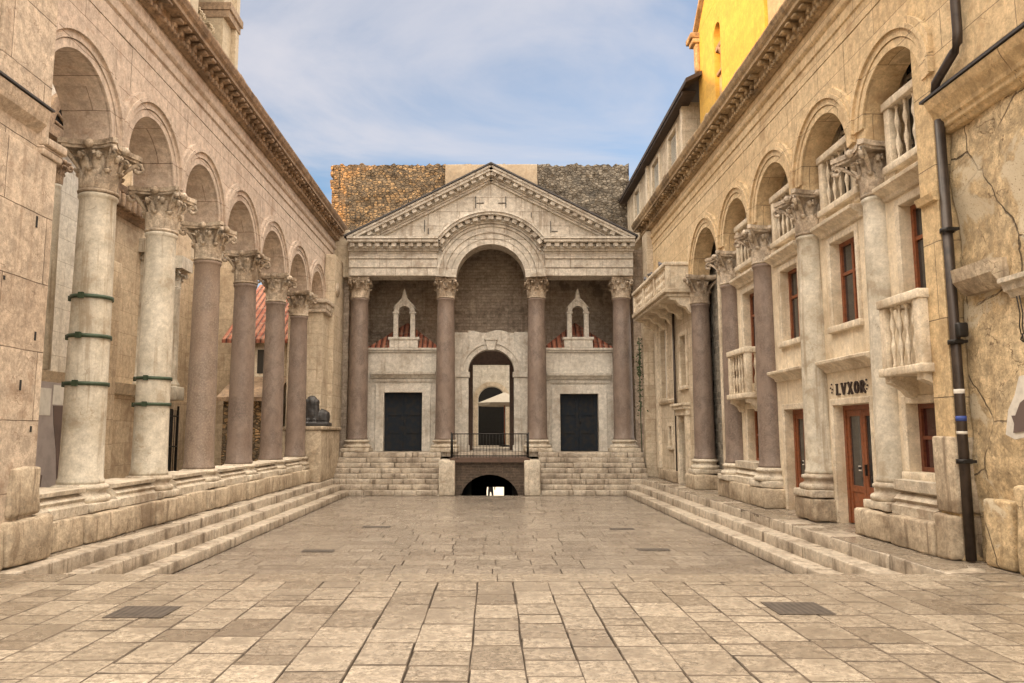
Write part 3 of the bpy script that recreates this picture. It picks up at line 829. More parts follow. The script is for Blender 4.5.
# engaged colonnette and carved lunette on the pale wall
m = MB(); m.lathe([(.17, 3.3), (.14, 8.0), (.16, 8.05)], -11.18, 18.9, 14); m.build('colonnette', M['marble'], t); m = MB(); c2 = MB(); capital(c2, .14, .65, .36, 8.05, 3); m.add([(a - 11.18, b_ + 18.9, z) for a, b_, z in c2.v], c2.f, True)
m.build('colonnette_capital', M['cornice'], t)
m = MB()
N = 18
for (ra, rb, d) in ((1.05, 1.25, .16), (.88, 1.05, .08)):
    for k in range(N):
        a0 = PI * k / N; a1 = PI * (k + 1) / N
        p = [(19.6 + ra * math.cos(a0), 9.5 + ra * math.sin(a0)), (19.6 + ra * math.cos(a1), 9.5 + ra * math.sin(a1)), (19.6 + rb * math.cos(a1), 9.5 + rb * math.sin(a1)), (19.6 + rb * math.cos(a0), 9.5 + rb * math.sin(a0))]
        vs = [(-11.3 + d, *q_) for q_ in p] + [(-11.32, *q_) for q_ in p]
        m.add(vs, [(0, 1, 2, 3), (0, 4, 5, 1), (3, 2, 6, 7)])
m.box(-11.3, -11.05, 18.1, 21.1, 9.2, 9.5)
for k in range(9):
    a = PI * (k + .5) / 9
    m.tube([(-11.25, 19.6, 9.55), (-11.2, 19.6 + .4 * math.cos(a), 9.55 + .4 * math.sin(a)), (-11.23, 19.6 + .85 * math.cos(a), 9.55 + .82 * math.sin(a))], .045, 6)
m.build('carved_lunette', M['cornice'], t)
m = MB()
m.box(-11.3, -11.24, 18.75, 20.45, 9.502, 9.55)
for k in range(14):
    a0 = PI * k / 14; a1 = PI * (k + 1) / 14
    m.add([(-11.265, 19.6, 9.51), (-11.265, 19.6 + .9 * math.cos(a0), 9.51 + .9 * math.sin(a0)), (-11.265, 19.6 + .9 * math.cos(a1), 9.51 + .9 * math.sin(a1))], [(0, 1, 2)])
m.build('lunette_ground', M['dark'], t)
# a worn corner block behind the first columns
m = MB(); m.rbox(-11.5, -10.7, 21.1, 21.65, 0, 6.6, .03, .01, .4); m.build('buttress', M['cath_buff'], t)

t = thing('iron_gate', 'dark iron gate of thin bars beside the third left column', 'gate', (-11.75, 27.3, .0))
m = MB()
for k in range(13): m.tube([(-11.62, 26.3 + k * .16, .05), (-11.62, 26.3 + k * .16, 2.55)], .014, 5)
m.build('bars', M['iron'], t)
m = MB()
for z in (.1, 1.2, 2.3): m.box(-11.65, -11.6, 26.25, 28.35, z, z + .05)
m.box(-11.66, -11.6, 26.2, 26.26, 0, 2.7); m.box(-11.66, -11.6, 28.34, 28.4, 0, 2.7); m.build('frame', M['iron'], t)
m = MB(); m.box(-11.95, -11.85, 26.15, 28.45, .0, 2.6); o = m.build('dark_doorway', M['dark'], t)

t = thing('display_board', 'grey and white printed board with a dark figure standing behind the first left column', 'sign board', (-8.9, 14, 0))
m = MB(); m.box(-8.9, -8.86, 13.2, 15.9, .6, 2.75); m.build('panel', M['poster_grey'], t)
m = MB(); m.box(-8.856, -8.852, 14.5, 15.32, 2.08, 2.62); m.build('white_field', M['white_paint'], t)
m = MB(); m.box(-8.856, -8.852, 15.38, 15.88, 2.3, 2.7); m.build('white_field', M['white_paint'], t)
m = MB(); m.prism([(15.42, 2.28), (15.88, 2.28), (15.88, .7), (15.72, .65), (15.62, 1.4), (15.48, 1.9)], 'x', -8.857, -8.85); m.build('dark_figure', M['poster_brown'], t)
m = MB(); m.prism([(14.9, .64), (15.15, .64), (15.2, .9), (15.0, .95)], 'x', -8.857, -8.85); m.build('dark_spot', M['poster_brown'], t)
m = MB(); m.box(-8.99, -8.9, 13.25, 13.33, 0, 2.7); m.box(-8.99, -8.9, 15.75, 15.83, 0, 2.7); m.build('post', M['iron'], t)

# small houses behind the far left columns
t = thing('tiled_house', 'small rubble house with red tile roof seen between the far left columns', 'house', (-10, 29, 0))
m = MB(); m.box(-10.1, -7.7, 29.4, 34, 0, 5.3); m.build('wall', M['cath_buff'], t)
m = MB(); m.add([(-10.35, 29.0, 5.3), (-7.3, 29.0, 5.3), (-7.3, 33.5, 8.3), (-10.35, 33.5, 8.3), (-10.35, 29.0, 5.15), (-7.3, 29.0, 5.15), (-7.3, 33.5, 8.15), (-10.35, 33.5, 8.15)],
                [(0, 1, 2, 3), (4, 7, 6, 5), (0, 4, 5, 1), (2, 6, 7, 3), (1, 5, 6, 2), (0, 3, 7, 4)]); m.build('roof', M['tiles_x'], t)
m = MB(); m.box(-9.2, -8.1, 29.33, 29.42, 3.9, 5.0); f = m.build('window', M['trim'], t)
m = MB(); m.box(-9.05, -8.25, 29.31, 29.345, 4.0, 4.92); m.build('pane', M['glass'], f)
m = MB(); m.box(-9.3, -8.0, 29.2, 29.45, 3.78, 3.9); m.build('sill', M['trim'], f)
t = thing('lean_to', 'old rubble outbuilding with a drooping brown tile roof behind the far left columns', 'outbuilding', (-9, 27.5, 0))
m = MB(); m.box(-9.7, -8.0, 27.6, 29.3, 0, 3.0); m.build('wall', M['rubble'], t)
m = MB(); m.add([(-9.85, 27.3, 3.0), (-7.75, 27.3, 3.0), (-7.75, 29.3, 3.9), (-9.85, 29.3, 3.9), (-9.85, 27.3, 2.85), (-7.75, 27.3, 2.85), (-7.75, 29.3, 3.75), (-9.85, 29.3, 3.75)],
                [(0, 1, 2, 3), (4, 7, 6, 5), (0, 4, 5, 1), (2, 6, 7, 3), (1, 5, 6, 2), (0, 3, 7, 4)]); m.build('roof', M['cornice'], t)

# bell tower with an open belfry, above the left arcade
t = thing('bell_tower', 'tall stone bell tower with small belfry columns rising above the left arcade', 'tower', (-17, 36.5, 0))
m = MB(); m.box(-20, -14.0, 33.2, 39.2, 0, 14.5); m.box(-20, -14.0, 37.5, 38.7, 14.5, 27); m.box(-20, -14.0, 33.2, 34.2, 14.5, 27); m.box(-20, -19, 34.2, 37.5, 14.5, 27); m.box(-20, -14, 33.2, 39.2, 27, 42)
m.box(-14.9, -13.75, 38.702, 39.2, 14.5, 27); m.build('shaft', M['campanile'], t)
m = MB()
m.box(-20.3, -13.6, 37.4, 39.4, 23.7, 24.1); m.box(-20.2, -13.7, 37.45, 39.3, 23.3, 23.69); m.build('cornice', M['cornice'], t)
for yy in (34.9, 36.2):
    m = MB(); m.lathe([(.32, 14.5), (.25, 14.8), (.22, 21.4), (.24, 21.45)], -14.4, yy, 14); c2 = MB(); capital(c2, .22, .7, .5, 21.45, yy); m.add([(a - 14.4, b_ + yy, z) for a, b_, z in c2.v], c2.f, True)
    m.build('belfry_column', M['campanile'], t)
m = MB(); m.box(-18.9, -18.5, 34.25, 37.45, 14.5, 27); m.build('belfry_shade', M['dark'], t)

# ------------------------------------------------------------------ entrance porch
t = thing('entrance_porch', 'classical entrance porch with arched pediment closing the end of the court', 'porch', (0, 31, .95))
D0 = 30.55; D1 = 31.45
m = MB()
# architrave + arch in one wall, x -5.95..5.95, z 8.09..9.32
N = 36
def xz(x0, z0, x1, z1, y0=D0, y1=D1): m.box(x0, x1, y0, y1, z0, z1)
xz(-5.8, 8.09, -1.45, 9.30); m.build('architrave', M['facade'], t); m = MB(); xz(1.45, 8.09, 5.8, 9.30)
rA = 1.42; zA = 8.0
def ring(mm, ra, rb, yf, yb, a_0=0.0, a_1=PI, n=36, xc=0.0, zc=zA):
    for k in range(n):
        a0 = a_0 + (a_1 - a_0) * k / n; a1 = a_0 + (a_1 - a_0) * (k + 1) / n
        p = [(xc + ra * math.cos(a0), zc + ra * math.sin(a0)), (xc + ra * math.cos(a1), zc + ra * math.sin(a1)), (xc + rb * math.cos(a1), zc + rb * math.sin(a1)), (xc + rb * math.cos(a0), zc + rb * math.sin(a0))]
        vs = [(q[0], yf, q[1]) for q in p] + [(q[0], yb, q[1]) for q in p]
        mm.add(vs, [(0, 1, 2, 3), (7, 6, 5, 4)])
        mm.add(vs, [(0, 4, 5, 1), (3, 2, 6, 7)], True)
        if k == 0: mm.add(vs, [(0, 3, 7, 4)])
        if k == n - 1: mm.add(vs, [(1, 5, 6, 2)])
aS = math.acos(2.42 / 2.96)
m.build('architrave', M['facade'], t)
for x0, x1 in ((-5.82, -2.2), (2.2, 5.82)):
    m = MB()
    for (z0, z1, d) in ((8.095, 8.42, .03), (8.43, 8.78, .06), (8.79, 8.88, .12), (8.885, 9.18, .05), (9.19, 9.32, .10)):
        m.box(x0, x1, D0 - d, D0 + .02, z0, z1)
    m.build('fascia', M['facade'], t)
m = MB()
for (ra, rb, d) in ((rA, rA + .23, .02), (rA + .232, rA + .46, .05), (rA + .462, rA + .53, .11), (rA + .532, rA + .72, .045), (rA + .722, rA + .83, .10)):
    ring(m, ra, rb, D0 - d, D1, 0.03, PI - 0.03)
m.build('archivolt', M['facade'], t)
# horizontal cornice with dentils, curved cornice over the arch
aS = math.asin(1.62 / 2.73)
for s in (-1, 1):
    m = MB()
    a, b_ = (-5.84, -2.14) if s < 0 else (2.14, 5.84)
    m.box(a, b_, D0 - .16, D1, 9.10, 9.18); m.box(a, b_, D0 - .22, D1, 9.182, 9.38); m.box(a, b_, D0 - .50, D1, 9.40, 9.52); m.box(a, b_, D0 - .56, D1, 9.522, 9.62)
    x = a + .1
    while x < b_ - .14:
        m.box(x, x + .2, D0 - .40, D0 - .2, 9.23, 9.395)
        x += .34
    m.build('cornice', M['facade'], t)
m = MB()
ring(m, rA + .84, rA + .92, D0 - .16, D1, aS - .12, PI - aS + .12); ring(m, rA + .922, rA + 1.10, D0 - .22, D1, aS - .08, PI - aS + .08)
ring(m, rA + 1.12, rA + 1.22, D0 - .50, D1, aS - .02, PI - aS + .02); ring(m, rA + 1.222, rA + 1.31, D0 - .56, D1, aS, PI - aS)
n = 14
for k in range(n + 1):
    a = aS + (PI - 2 * aS) * (k + .0) / n
    ring(m, rA + .96, rA + 1.115, D0 - .40, D0 - .2, a - .042, a + .042, 1)
m.build('curved_cornice', M['facade'], t)
# tympanum
m = MB()
s_ = (12.95 - 9.92) / 5.95
pts = [(-5.3, 9.63)]
for k in range(25):
    a = PI - aS - (PI - 2 * aS) * k / 24
    pts.append(((rA + 1.27) * math.cos(a), zA + (rA + 1.27) * math.sin(a)))
pts += [(5.3, 9.63), (0, 12.3)]
vs = [(p[0], D0 + .05, p[1]) for p in pts]
# fan the tympanum from its apex
ap = len(vs) - 1
m.add(vs + [(p[0], D1, p[1]) for p in pts], [(ap, i, i + 1) for i in range(ap - 1)] + [(2 * ap + 1, ap + 2 + i, ap + 1 + i) for i in range(ap - 1)])
m.build('tympanum', M['facade'], t)
# raking cornices
ang = math.atan2(12.62 - 9.63, 5.82)
for s in (-1, 1):
    m = MB()
    def rk(d0, d1, yf, z_in, L0=0.0, L1=None):
        L = L1 or 5.82 / math.cos(ang)
        ux, uz = -s * math.cos(ang), math.sin(ang)
        nx, nz_ = s * math.sin(ang), math.cos(ang)
        P0 = (s * 5.82, 9.63)
        p = [(P0[0] + ux * L0 + nx * d0, P0[1] + uz * L0 + nz_ * d0), (P0[0] + ux * L + nx * d0, P0[1] + uz * L + nz_ * d0), (P0[0] + ux * L + nx * d1, P0[1] + uz * L + nz_ * d1), (P0[0] + ux * L0 + nx * d1, P0[1] + uz * L0 + nz_ * d1)]
        m.prism(p, 'y', yf, z_in)
    Lt = 5.82 / math.cos(ang)
    rk(-.52, -.44, D0 - .08, D1, .95, Lt); rk(-.43, -.36, D0 - .14, D1, .85, Lt); rk(-.35, -.20, D0 - .20, D1, .6, Lt); rk(-.19, -.08, D0 - .48, D1, .25, Lt); rk(-.078, 0.0, D0 - .54, D1, 0, Lt)
    L = .75
    while L < Lt - .15:
        rk(-.33, -.195, D0 - .40, D0 - .21, L, L + .2); L += .34
    m.build('raking_cornice', M['facade'], t)
m = MB()
for s in (-1, 1):
    ux, uz = -s * math.cos(ang), math.sin(ang)
    m.add([(s * 5.95, D0 - .60, 9.58), (0, D0 - .60, 12.645), (0, 37, 12.645), (s * 5.95, 37, 9.58), (s * 5.95, D0 - .60, 9.65), (0, D0 - .60, 12.71), (0, 37, 12.71), (s * 5.95, 37, 9.65)],
          [(0, 1, 2, 3), (7, 6, 5, 4), (0, 4, 5, 1), (0, 3, 7, 4), (2, 6, 7, 3)])
m.build('roof', M['lead'], t)
# iron cramps on the tympanum
m = MB()
for (x, z, w, h) in ((-2.75, 9.95, .03, .5), (-2.6, 9.85, .03, .25), (2.45, 9.9, .03, .5), (-.65, 10.95, .03, .5), (.6, 10.95, .03, .5), (2.5, 9.95, .25, .03), (.3, 11.15, .3, .03), (-.6, 11.15, .3, .03), (1.65, 10.55, .03, .22)):
    m.box(x, x + w, D0 + .02, D0 + .04, z, z + h)
m.build('iron_cramps', M['iron'], t)
# inner back wall, side walls, ceiling
m = MB()
m.box(-6.2, -1.0, 34.6, 35.4, -.0, 11.2); m.box(1.05, 6.2, 34.6, 35.4, 0, 11.2); m.box(-1.0, 1.05, 34.6, 35.4, 5.0, 11.2)
m.box(-6.4, -5.95, 31.46, 34.6, 0, 9.4); m.box(5.95, 6.4, 31.46, 34.6, 0, 9.4)
m.build('brick_wall', M['vault_brick'], t)
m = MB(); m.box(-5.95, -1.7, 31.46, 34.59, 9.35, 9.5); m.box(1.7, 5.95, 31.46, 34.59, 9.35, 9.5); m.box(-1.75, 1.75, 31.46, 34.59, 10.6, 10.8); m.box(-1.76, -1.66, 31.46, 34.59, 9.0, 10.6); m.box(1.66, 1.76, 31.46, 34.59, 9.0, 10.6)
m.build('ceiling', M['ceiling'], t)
m = MB(); m.box(-1.3, -.82, 34.4, 34.6, .951, 4.78); m.box(.84, 1.3, 34.4, 34.6, .951, 4.78); m.box(-1.3, 1.3, 34.4, 34.6, 4.782, 5.4); m.build('door_frame', M['brown_trim'], t)
m = MB(); m.box(-6.3, 6.3, 30.55, 37, .78, .95); m.build('floor', M['step'], t)
m = MB(); m.box(-6.3, -1.98, 30.6, 37, -.6, .775); m.box(1.86, 6.3, 30.6, 37, -.6, .775); m.build('podium', M['block'], t)
# moulded pedestals under the porch columns read as part of the podium
m = MB()
for x in FX:
    pass
# side flights
def flight(x0, x1, label):
    t = thing('stone_stairs', label, 'steps', ((x0 + x1) / 2, 29.5, -.6), 'flights of steps round the court')
    for k in range(8):
        m = MB()
        course(m, 'x', 28.62 + .25 * k, 30.62, x0, x1, -.6 + .1935 * k, -.6 + .1935 * (k + 1), .8, 1.6, .02, .005, .012)
        m.build('step', M['step'], t)
flight(-6.0, -1.97, 'flight of eight steps up to the left chapel door')
flight(1.86, 6.0, 'flight of eight steps up to the right chapel door')

# chapels
def chapel(xc, xa, xb, label, dz=0.0):
    t = thing('chapel', label, 'chapel', (xc, 32.2, .95), 'small chapels inside the porch')
    m = MB(); dw = .80
    m.box(xa, xc - dw, 32.0, 33.2, .95, 5.1); m.box(xc + dw, xb, 32.0, 33.2, .95, 5.1); m.box(xc - dw, xc + dw, 32.0, 33.2, 3.4 + dz, 5.1)
    m.build('wall', M['chapel'], t)
    m = MB(); m.box(xa - .03, xb + .03, 31.92, 32.3, 5.1, 5.18); m.box(xa - .06, xb + .06, 31.86, 32.3, 5.182, 5.28); m.build('eave_moulding', M['chapel'], t)
    m = MB()
    for k, (w, d) in enumerate(((.36, .07), (.22, .04))):
        m.box(xc - dw - w, xc - dw + .0, 31.995 - d, 32.02, .95, 3.4 + dz + w); m.box(xc + dw, xc + dw + w, 31.995 - d, 32.02, .95, 3.4 + dz + w)
        m.box(xc - dw, xc + dw, 31.995 - d, 32.02, 3.4 + dz, 3.4 + dz + w)
    m.box(xc - dw - .55, xc + dw + .55, 31.96, 32.02, .951, 4.15 + dz)  if False else None
    m.build('door_surround', M['chapel'], t)
    m = MB(); m.prism([(32.02, 3.98 + dz), (31.9, 4.0 + dz), (31.82, 4.1 + dz), (31.72, 4.16 + dz), (31.7, 4.26 + dz), (32.02, 4.3 + dz)], 'x', xc - 1.35, xc + 1.35); m.box(xc - 1.25, xc + 1.25, 31.94, 32.02, 3.86 + dz, 3.978 + dz); m.build('door_hood', M['chapel'], t)
    m = MB(); m.box(xc - dw, xc + dw, 32.25, 32.3, .96, 3.4 + dz); d = m.build('door', M['door_blue'], t)
    m = MB()
    for sx in (-1, 1):
        a_, b2 = sorted((xc + sx * .03, xc + sx * .77))
        m.box(a_, a_ + .1, 32.215, 32.252, .98, 3.37 + dz); m.box(b2 - .1, b2, 32.215, 32.252, .98, 3.37 + dz)
        for zz in (.98, 1.7, 2.45, 3.23 + dz): m.box(a_ + .1, b2 - .1, 32.22, 32.252, zz, zz + .13)
    m.build('door_rails', M['door_blue'], d)
    m = MB(); m.tube([(xc + .06, 32.2, 2.1), (xc + .06, 32.19, 2.25)], .02, 6); m.build('handle', M['iron'], d)
    m = MB()
    m.add([(xa - .05, 31.95, 5.285), (xb + .05, 31.95, 5.285), (xb + .05, 34.59, 5.285), (xa - .05, 34.59, 5.285), (xc, 33.3, 6.55), (xc, 34.59, 6.55)], [(0, 1, 4), (1, 2, 5, 4), (2, 3, 5), (3, 0, 4, 5), (0, 3, 2, 1)])
    m.build('roof', M['tiles_x'], t)
    b_ = thing('x', '', '', (0, 0, 0)); bpy.data.objects.remove(b_)
    # little bell gable standing on the eave
    m = MB(); m.box(xc - .60, xc + .60, 31.88, 32.45, 5.282, 5.62) ; m.rbox(xc - .66, xc + .66, 31.84, 32.5, 5.62, 5.74, .02, .004, .3)
    m.box(xc - .46, xc - .26, 31.98, 32.3, 5.74, 6.75); m.box(xc + .26, xc + .46, 31.98, 32.3, 5.74, 6.75)
    m.rbox(xc - .5, xc - .22, 31.95, 32.33, 6.75, 6.84, .01, .003, .3); m.rbox(xc + .22, xc + .5, 31.95, 32.33, 6.75, 6.84, .01, .003, .3)
    ring(m, .25, .44, 31.98, 32.3, 0, PI, 16, xc, 6.84)
    m.prism([(xc - .5, 6.95), (xc - .42, 7.1), (xc - .12, 7.42), (xc - .05, 7.75), (xc, 7.85), (xc + .05, 7.75), (xc + .12, 7.42), (xc + .42, 7.1), (xc + .5, 6.95), (xc + .36, 7.06), (xc + .12, 7.262), (xc, 7.285), (xc - .12, 7.262), (xc - .36, 7.06)], 'y', 31.96, 32.32)
    m.build('bell_gable', M['chapel'], t)
    return t
chapel(-3.69, -5.2, -2.2, 'pale stone chapel front with dark door and bell gable, left of the central arch')
chapel(3.70, 2.25, 5.15, 'pale stone chapel front with dark door and bell gable, right of the central arch', -.06)

# central arch
t = thing('arch_wall', 'pale stone archway with keystone in the middle of the porch', 'archway', (0, 32.3, .95))
m = MB()
Y0, Y1 = 32.2, 32.75
zc_, ra_ = 4.28, .97
m.box(-1.72, -.97, Y0, Y1, .95, 4.28); m.box(.99, 1.74, Y0, Y1, .95, 4.28)
for k in range(24):
    a0 = PI - PI * k / 24; a1 = PI - PI * (k + 1) / 24
    x0, z0 = .01 + .98 * math.cos(a0), zc_ + .98 * math.sin(a0); x1, z1 = .01 + .98 * math.cos(a1), zc_ + .98 * math.sin(a1)
    zt0 = 6.02 + nz(x0, 0, 0, 1.6) * .12; zt1 = 6.02 + nz(x1, 0, 0, 1.6) * .12
    vs = [(x0, Y0, z0), (x1, Y0, z1), (x1, Y0, zt1), (x0, Y0, zt0)]; vs += [(p[0], Y1, p[2]) for p in vs]
    m.add(vs, [(0, 1, 2, 3), (7, 6, 5, 4), (0, 4, 5, 1), (3, 2, 6, 7)])
m.box(-1.72, -.97, Y0, Y1, 4.28, 5.98); m.box(.99, 1.74, Y0, Y1, 4.28, 6.0)
m.build('wall', M['chapel'], t)
m = MB(); ring(m, .98, 1.2, Y0 - .05, Y0 + .02, 0, PI, 24, .01, zc_); ring(m, 1.202, 1.36, Y0 - .10, Y0 + .02, 0, PI, 24, .01, zc_); m.build('archivolt', M['chapel'], t)
m = MB(); m.prism([(-.15, 5.2), (.15, 5.2), (.24, 5.62), (-.24, 5.62)], 'y', Y0 - .18, Y0); m.box(-.28, .28, Y0 - .22, Y0, 5.62, 5.72); m.build('keystone', M['chapel'], t)
for s in (-1, 1):
    m = MB()
    a, b_ = (-1.62, -.95) if s < 0 else (.97, 1.64)
    m.box(a, b_, Y0 - .08, Y0 + .2, .951, 4.05); m.box(a - .05, b_ + .05, Y0 - .13, Y0 + .21, 4.052, 4.28); m.box(a - .05, b_ + .05, Y0 - .13, Y0 + .21, .952, 1.2)
    m.build('pilaster', M['chapel'], t)

# platform over the cellar stairs
t = thing('viewing_platform', 'small balustraded platform over the cellar entrance between the two side stairs', 'platform', (0, 29.5, -.6))
m = MB(); m.box(-1.55, 1.46, 28.8, 30.54, .62, .78); m.build('deck', M['brown_trim'], t)
m = MB(); m.rbox(-1.95, -1.34, 28.55, 30.5, -.6, .70, .04, .01, .3, wear=.02); m.build('side_block', M['base'], t); m = MB(); m.rbox(1.24, 1.84, 28.55, 30.5, -.6, .70, .04, .01, .3, wear=.02); m.build('side_block', M['base'], t)
m = MB()
for k in range(25): m.tube([(-1.5 + k * 2.9 / 24, 28.88, .78), (-1.5 + k * 2.9 / 24, 28.88, 1.66)], .008, 5)
for s in (-1.5, 1.41):
    for k in range(9): m.tube([(s, 28.95 + k * .17, .78), (s, 28.95 + k * .17, 1.66)], .008, 5)
m.build('railing_bars', M['iron'], t)
m = MB()
for z in (.86, 1.68): m.tube([(-1.52, 28.88, z), (1.43, 28.88, z)], .022, 6); m.tube([(-1.5, 28.88, z), (-1.5, 30.5, z)], .018, 6); m.tube([(1.41, 28.88, z), (1.41, 30.5, z)], .018, 6)
for x in (-1.5, 1.41): m.tube([(x, 28.88, .78), (x, 28.88, 1.74)], .024, 6)
m.build('rail', M['iron'], t)
# cellar passage under it
t = thing('cellar_passage', 'dark vaulted cellar passage under the platform with daylight at its far end', 'passage', (0, 29, -2.6))
m = MB(); yf = 28.95
for k in range(24):
    a0 = PI - PI * k / 24; a1 = PI - PI * (k + 1) / 24
    x0, z0 = -.05 + 1.10 * math.cos(a0), -.82 + .98 * math.sin(a0); x1, z1 = -.05 + 1.10 * math.cos(a1), -.82 + .98 * math.sin(a1)
    vs = [(x0, yf, z0), (x1, yf, z1), (x1, yf, .615), (x0, yf, .615)]; vs += [(p[0], 30.5, p[2]) for p in vs]
    m.add(vs, [(0, 1, 2, 3), (7, 6, 5, 4), (0, 4, 5, 1), (3, 2, 6, 7)])
m.box(-1.34, -1.15, yf, 30.5, -2.65, .615); m.box(1.05, 1.25, yf, 30.5, -2.65, .615)
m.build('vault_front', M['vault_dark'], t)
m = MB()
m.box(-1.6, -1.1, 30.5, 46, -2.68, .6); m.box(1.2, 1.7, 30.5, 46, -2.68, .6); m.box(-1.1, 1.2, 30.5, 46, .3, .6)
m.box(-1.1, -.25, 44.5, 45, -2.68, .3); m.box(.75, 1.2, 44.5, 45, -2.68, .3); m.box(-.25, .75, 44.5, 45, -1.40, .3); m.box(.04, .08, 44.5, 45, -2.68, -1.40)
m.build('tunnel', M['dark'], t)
m = MB()
for k in range(11): m.box(-1.07, 1.17, 28.77 + k * .28, 29.05 + k * .28, -2.68, -.66 - .18 * k)
m.build('cellar_steps', M['step'], t)

# someone walking out at the far end of the passage
def person(x, y, z):
    t = thing('person', 'person in dark clothes silhouetted in the bright far end of the cellar passage', 'person', (x, y, z))
    V = [(0, 0, .92), (0, 0, 1.15), (0, 0, 1.40), (0, .01, 1.52), (0, -.01, 1.62), (0, -.01, 1.74), (.10, 0, .88), (.12, -.08, .48), (.13, -.02, .06), (.13, -.14, .03), (-.10, 0, .88), (-.12, .10, .48), (-.13, .18, .08), (-.13, .06, .03), (.2, 0, 1.42), (.25, .06, 1.14), (.26, -.04, .9), (-.2, 0, 1.42), (-.25, -.05, 1.14), (-.26, -.12, .9)]
    E_ = [(0, 1), (1, 2), (2, 3), (3, 4), (4, 5), (0, 6), (6, 7), (7, 8), (8, 9), (0, 10), (10, 11), (11, 12), (12, 13), (2, 14), (14, 15), (15, 16), (2, 17), (17, 18), (18, 19)]
    rr = [.15, .14, .15, .06, .085, .09, .10, .07, .045, .035, .10, .07, .045, .035, .065, .05, .035, .065, .05, .035]
    me = bpy.data.meshes.new('body'); me.from_pydata(V, E_, [])
    me.materials.append(M['cloth'])
    o = bpy.data.objects.new('body', me); COL.objects.link(o); o.parent = t
    bm = bmesh.new(); bm.from_mesh(me); lay = bm.verts.layers.skin.verify()
    for v, r_ in zip(bm.verts, rr): v[lay].radius = (r_, r_ * .85)
    bm.verts.ensure_lookup_table(); bm.verts[0][lay].use_root = True
    bm.to_mesh(me); bm.free()
    o.modifiers.new('skin', 'SKIN'); s = o.modifiers.new('sub', 'SUBSURF'); s.levels = 1; s.render_levels = 1
person(-.02, 47.5, -2.7)

# court seen through the porch door
t = thing('inner_wall', 'pale rubble wall with an arched opening seen through the porch doorway', 'wall', (0, 45, 0))
m = MB(); m.box(-5, -.75, 44.6, 45.2, .3, 7.5); m.box(.85, 5, 44.6, 45.2, .3, 7.5)
for k in range(20):
    a0 = PI - PI * k / 20; a1 = PI - PI * (k + 1) / 20
    x0, z0 = .05 + .8 * math.cos(a0), 3.6 + .8 * math.sin(a0); x1, z1 = .05 + .8 * math.cos(a1), 3.6 + .8 * math.sin(a1)
    vs = [(x0, 44.6, z0), (x1, 44.6, z1), (x1, 44.6, 7.5), (x0, 44.6, 7.5)]; vs += [(p[0], 45.2, p[2]) for p in vs]
    m.add(vs, [(0, 1, 2, 3), (7, 6, 5, 4), (0, 4, 5, 1), (3, 2, 6, 7)])
m.box(-5.5, -5.05, 38.25, 45.2, .3, 9.5)  # unseen side wall, added to stop the sun reaching the inner wall
m.build('wall', M['cath_pale'], t)
m = MB(); ring(m, .82, 1.08, 44.5, 44.62, 0, PI, 20, .05, 3.6); m.box(-1.0, -.77, 44.5, 44.62, .95, 3.59); m.box(.87, 1.1, 44.5, 44.62, .95, 3.59); m.build('archivolt', M['trim'], t)
m = MB(); m.box(-2, 2, 46.5, 46.8, .3, 5); m.build('backing', M['dark'], t)
mb = MB(); mb.box(-5.2, 5.2, 37.9, 46.4, .62, .95); tag(mb.build('upper_floor', M['step']), kind='structure')
t = thing('parasol', 'cream parasol standing in the court beyond the porch doorway', 'parasol', (.75, 42.4, .95))
m = MB(); n = 8; vs = [(.75, 42.4, 3.95)]
for k in range(n):
    a = 2 * PI * k / n + .2; vs.append((.75 + 1.5 * math.cos(a), 42.4 + 1.5 * math.sin(a), 3.35))
for k in range(n):
    a = 2 * PI * k / n + .2; vs.append((.75 + 1.5 * math.cos(a), 42.4 + 1.5 * math.sin(a), 3.18))
m.add(vs, [(0, 1 + k, 1 + (k + 1) % n) for k in range(n)] + [(1 + k, 9 + k, 9 + (k + 1) % n, 1 + (k + 1) % n) for k in range(n)]); m.build('canopy', M['parasol'], t)
m = MB(); m.tube([(.75, 42.4, .95), (.75, 42.4, 3.9)], .03, 8); m.build('pole', M['wood'], t)
m = MB(); m.lathe([(.3, .951), (.3, 1.02), (.05, 1.06)], .75, 42.4, 16); m.build('foot', M['iron'], t)

# ------------------------------------------------------------------ rotunda rubble wall behind the porch
t = thing('rubble_wall', 'high ruined rubble wall rising behind the porch pediment', 'wall', (0, 37, 0))
m = MB()
nx_, nz_ = 150, 62
def hgt(x): return 15.12 + nz(x, 0, 0, 1.3) * .14 + nz(x, 0, 0, 5) * .14
vs = []; fs = []
for j in range(nz_ + 1):
    for i in range(nx_ + 1):
        x = -7.95 + 14.85 * i / nx_
        z = 8.5 + (hgt(x) - 8.5) * j / nz_
        d = nz(x, 0, z, 1.2) * .10 + nz(x, 3, z, 4.2) * .09 + nz(x, 7, z, 9) * .05
        xx = x + (nz(z, 1, 0, 2.5) * .12 + nz(z, 4, 0, 7) * .06 if i in (0, nx_) else 0)
        vs.append((xx, 37.0 - d, z))
for j in range(nz_):
    for i in range(nx_):
        a = j * (nx_ + 1) + i; fs.append((a, a + 1, a + nx_ + 2, a + nx_ + 1))
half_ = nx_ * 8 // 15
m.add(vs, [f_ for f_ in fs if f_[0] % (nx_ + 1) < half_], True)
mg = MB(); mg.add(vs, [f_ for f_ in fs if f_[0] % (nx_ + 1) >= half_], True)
base = (nz_) * (nx_ + 1)
b0 = len(m.v)
top = [vs[base + i] for i in range(nx_ + 1)]
m.add(top + [(p[0], 38.2, p[2] - .1) for p in top], [(i, i + 1, nx_ + 2 + i, nx_ + 1 + i) for i in range(nx_)], True)
m.add([vs[0], vs[base], (-7.95, 38.2, 15), (-7.95, 38.2, 8.5)], [(0, 1, 2, 3)])
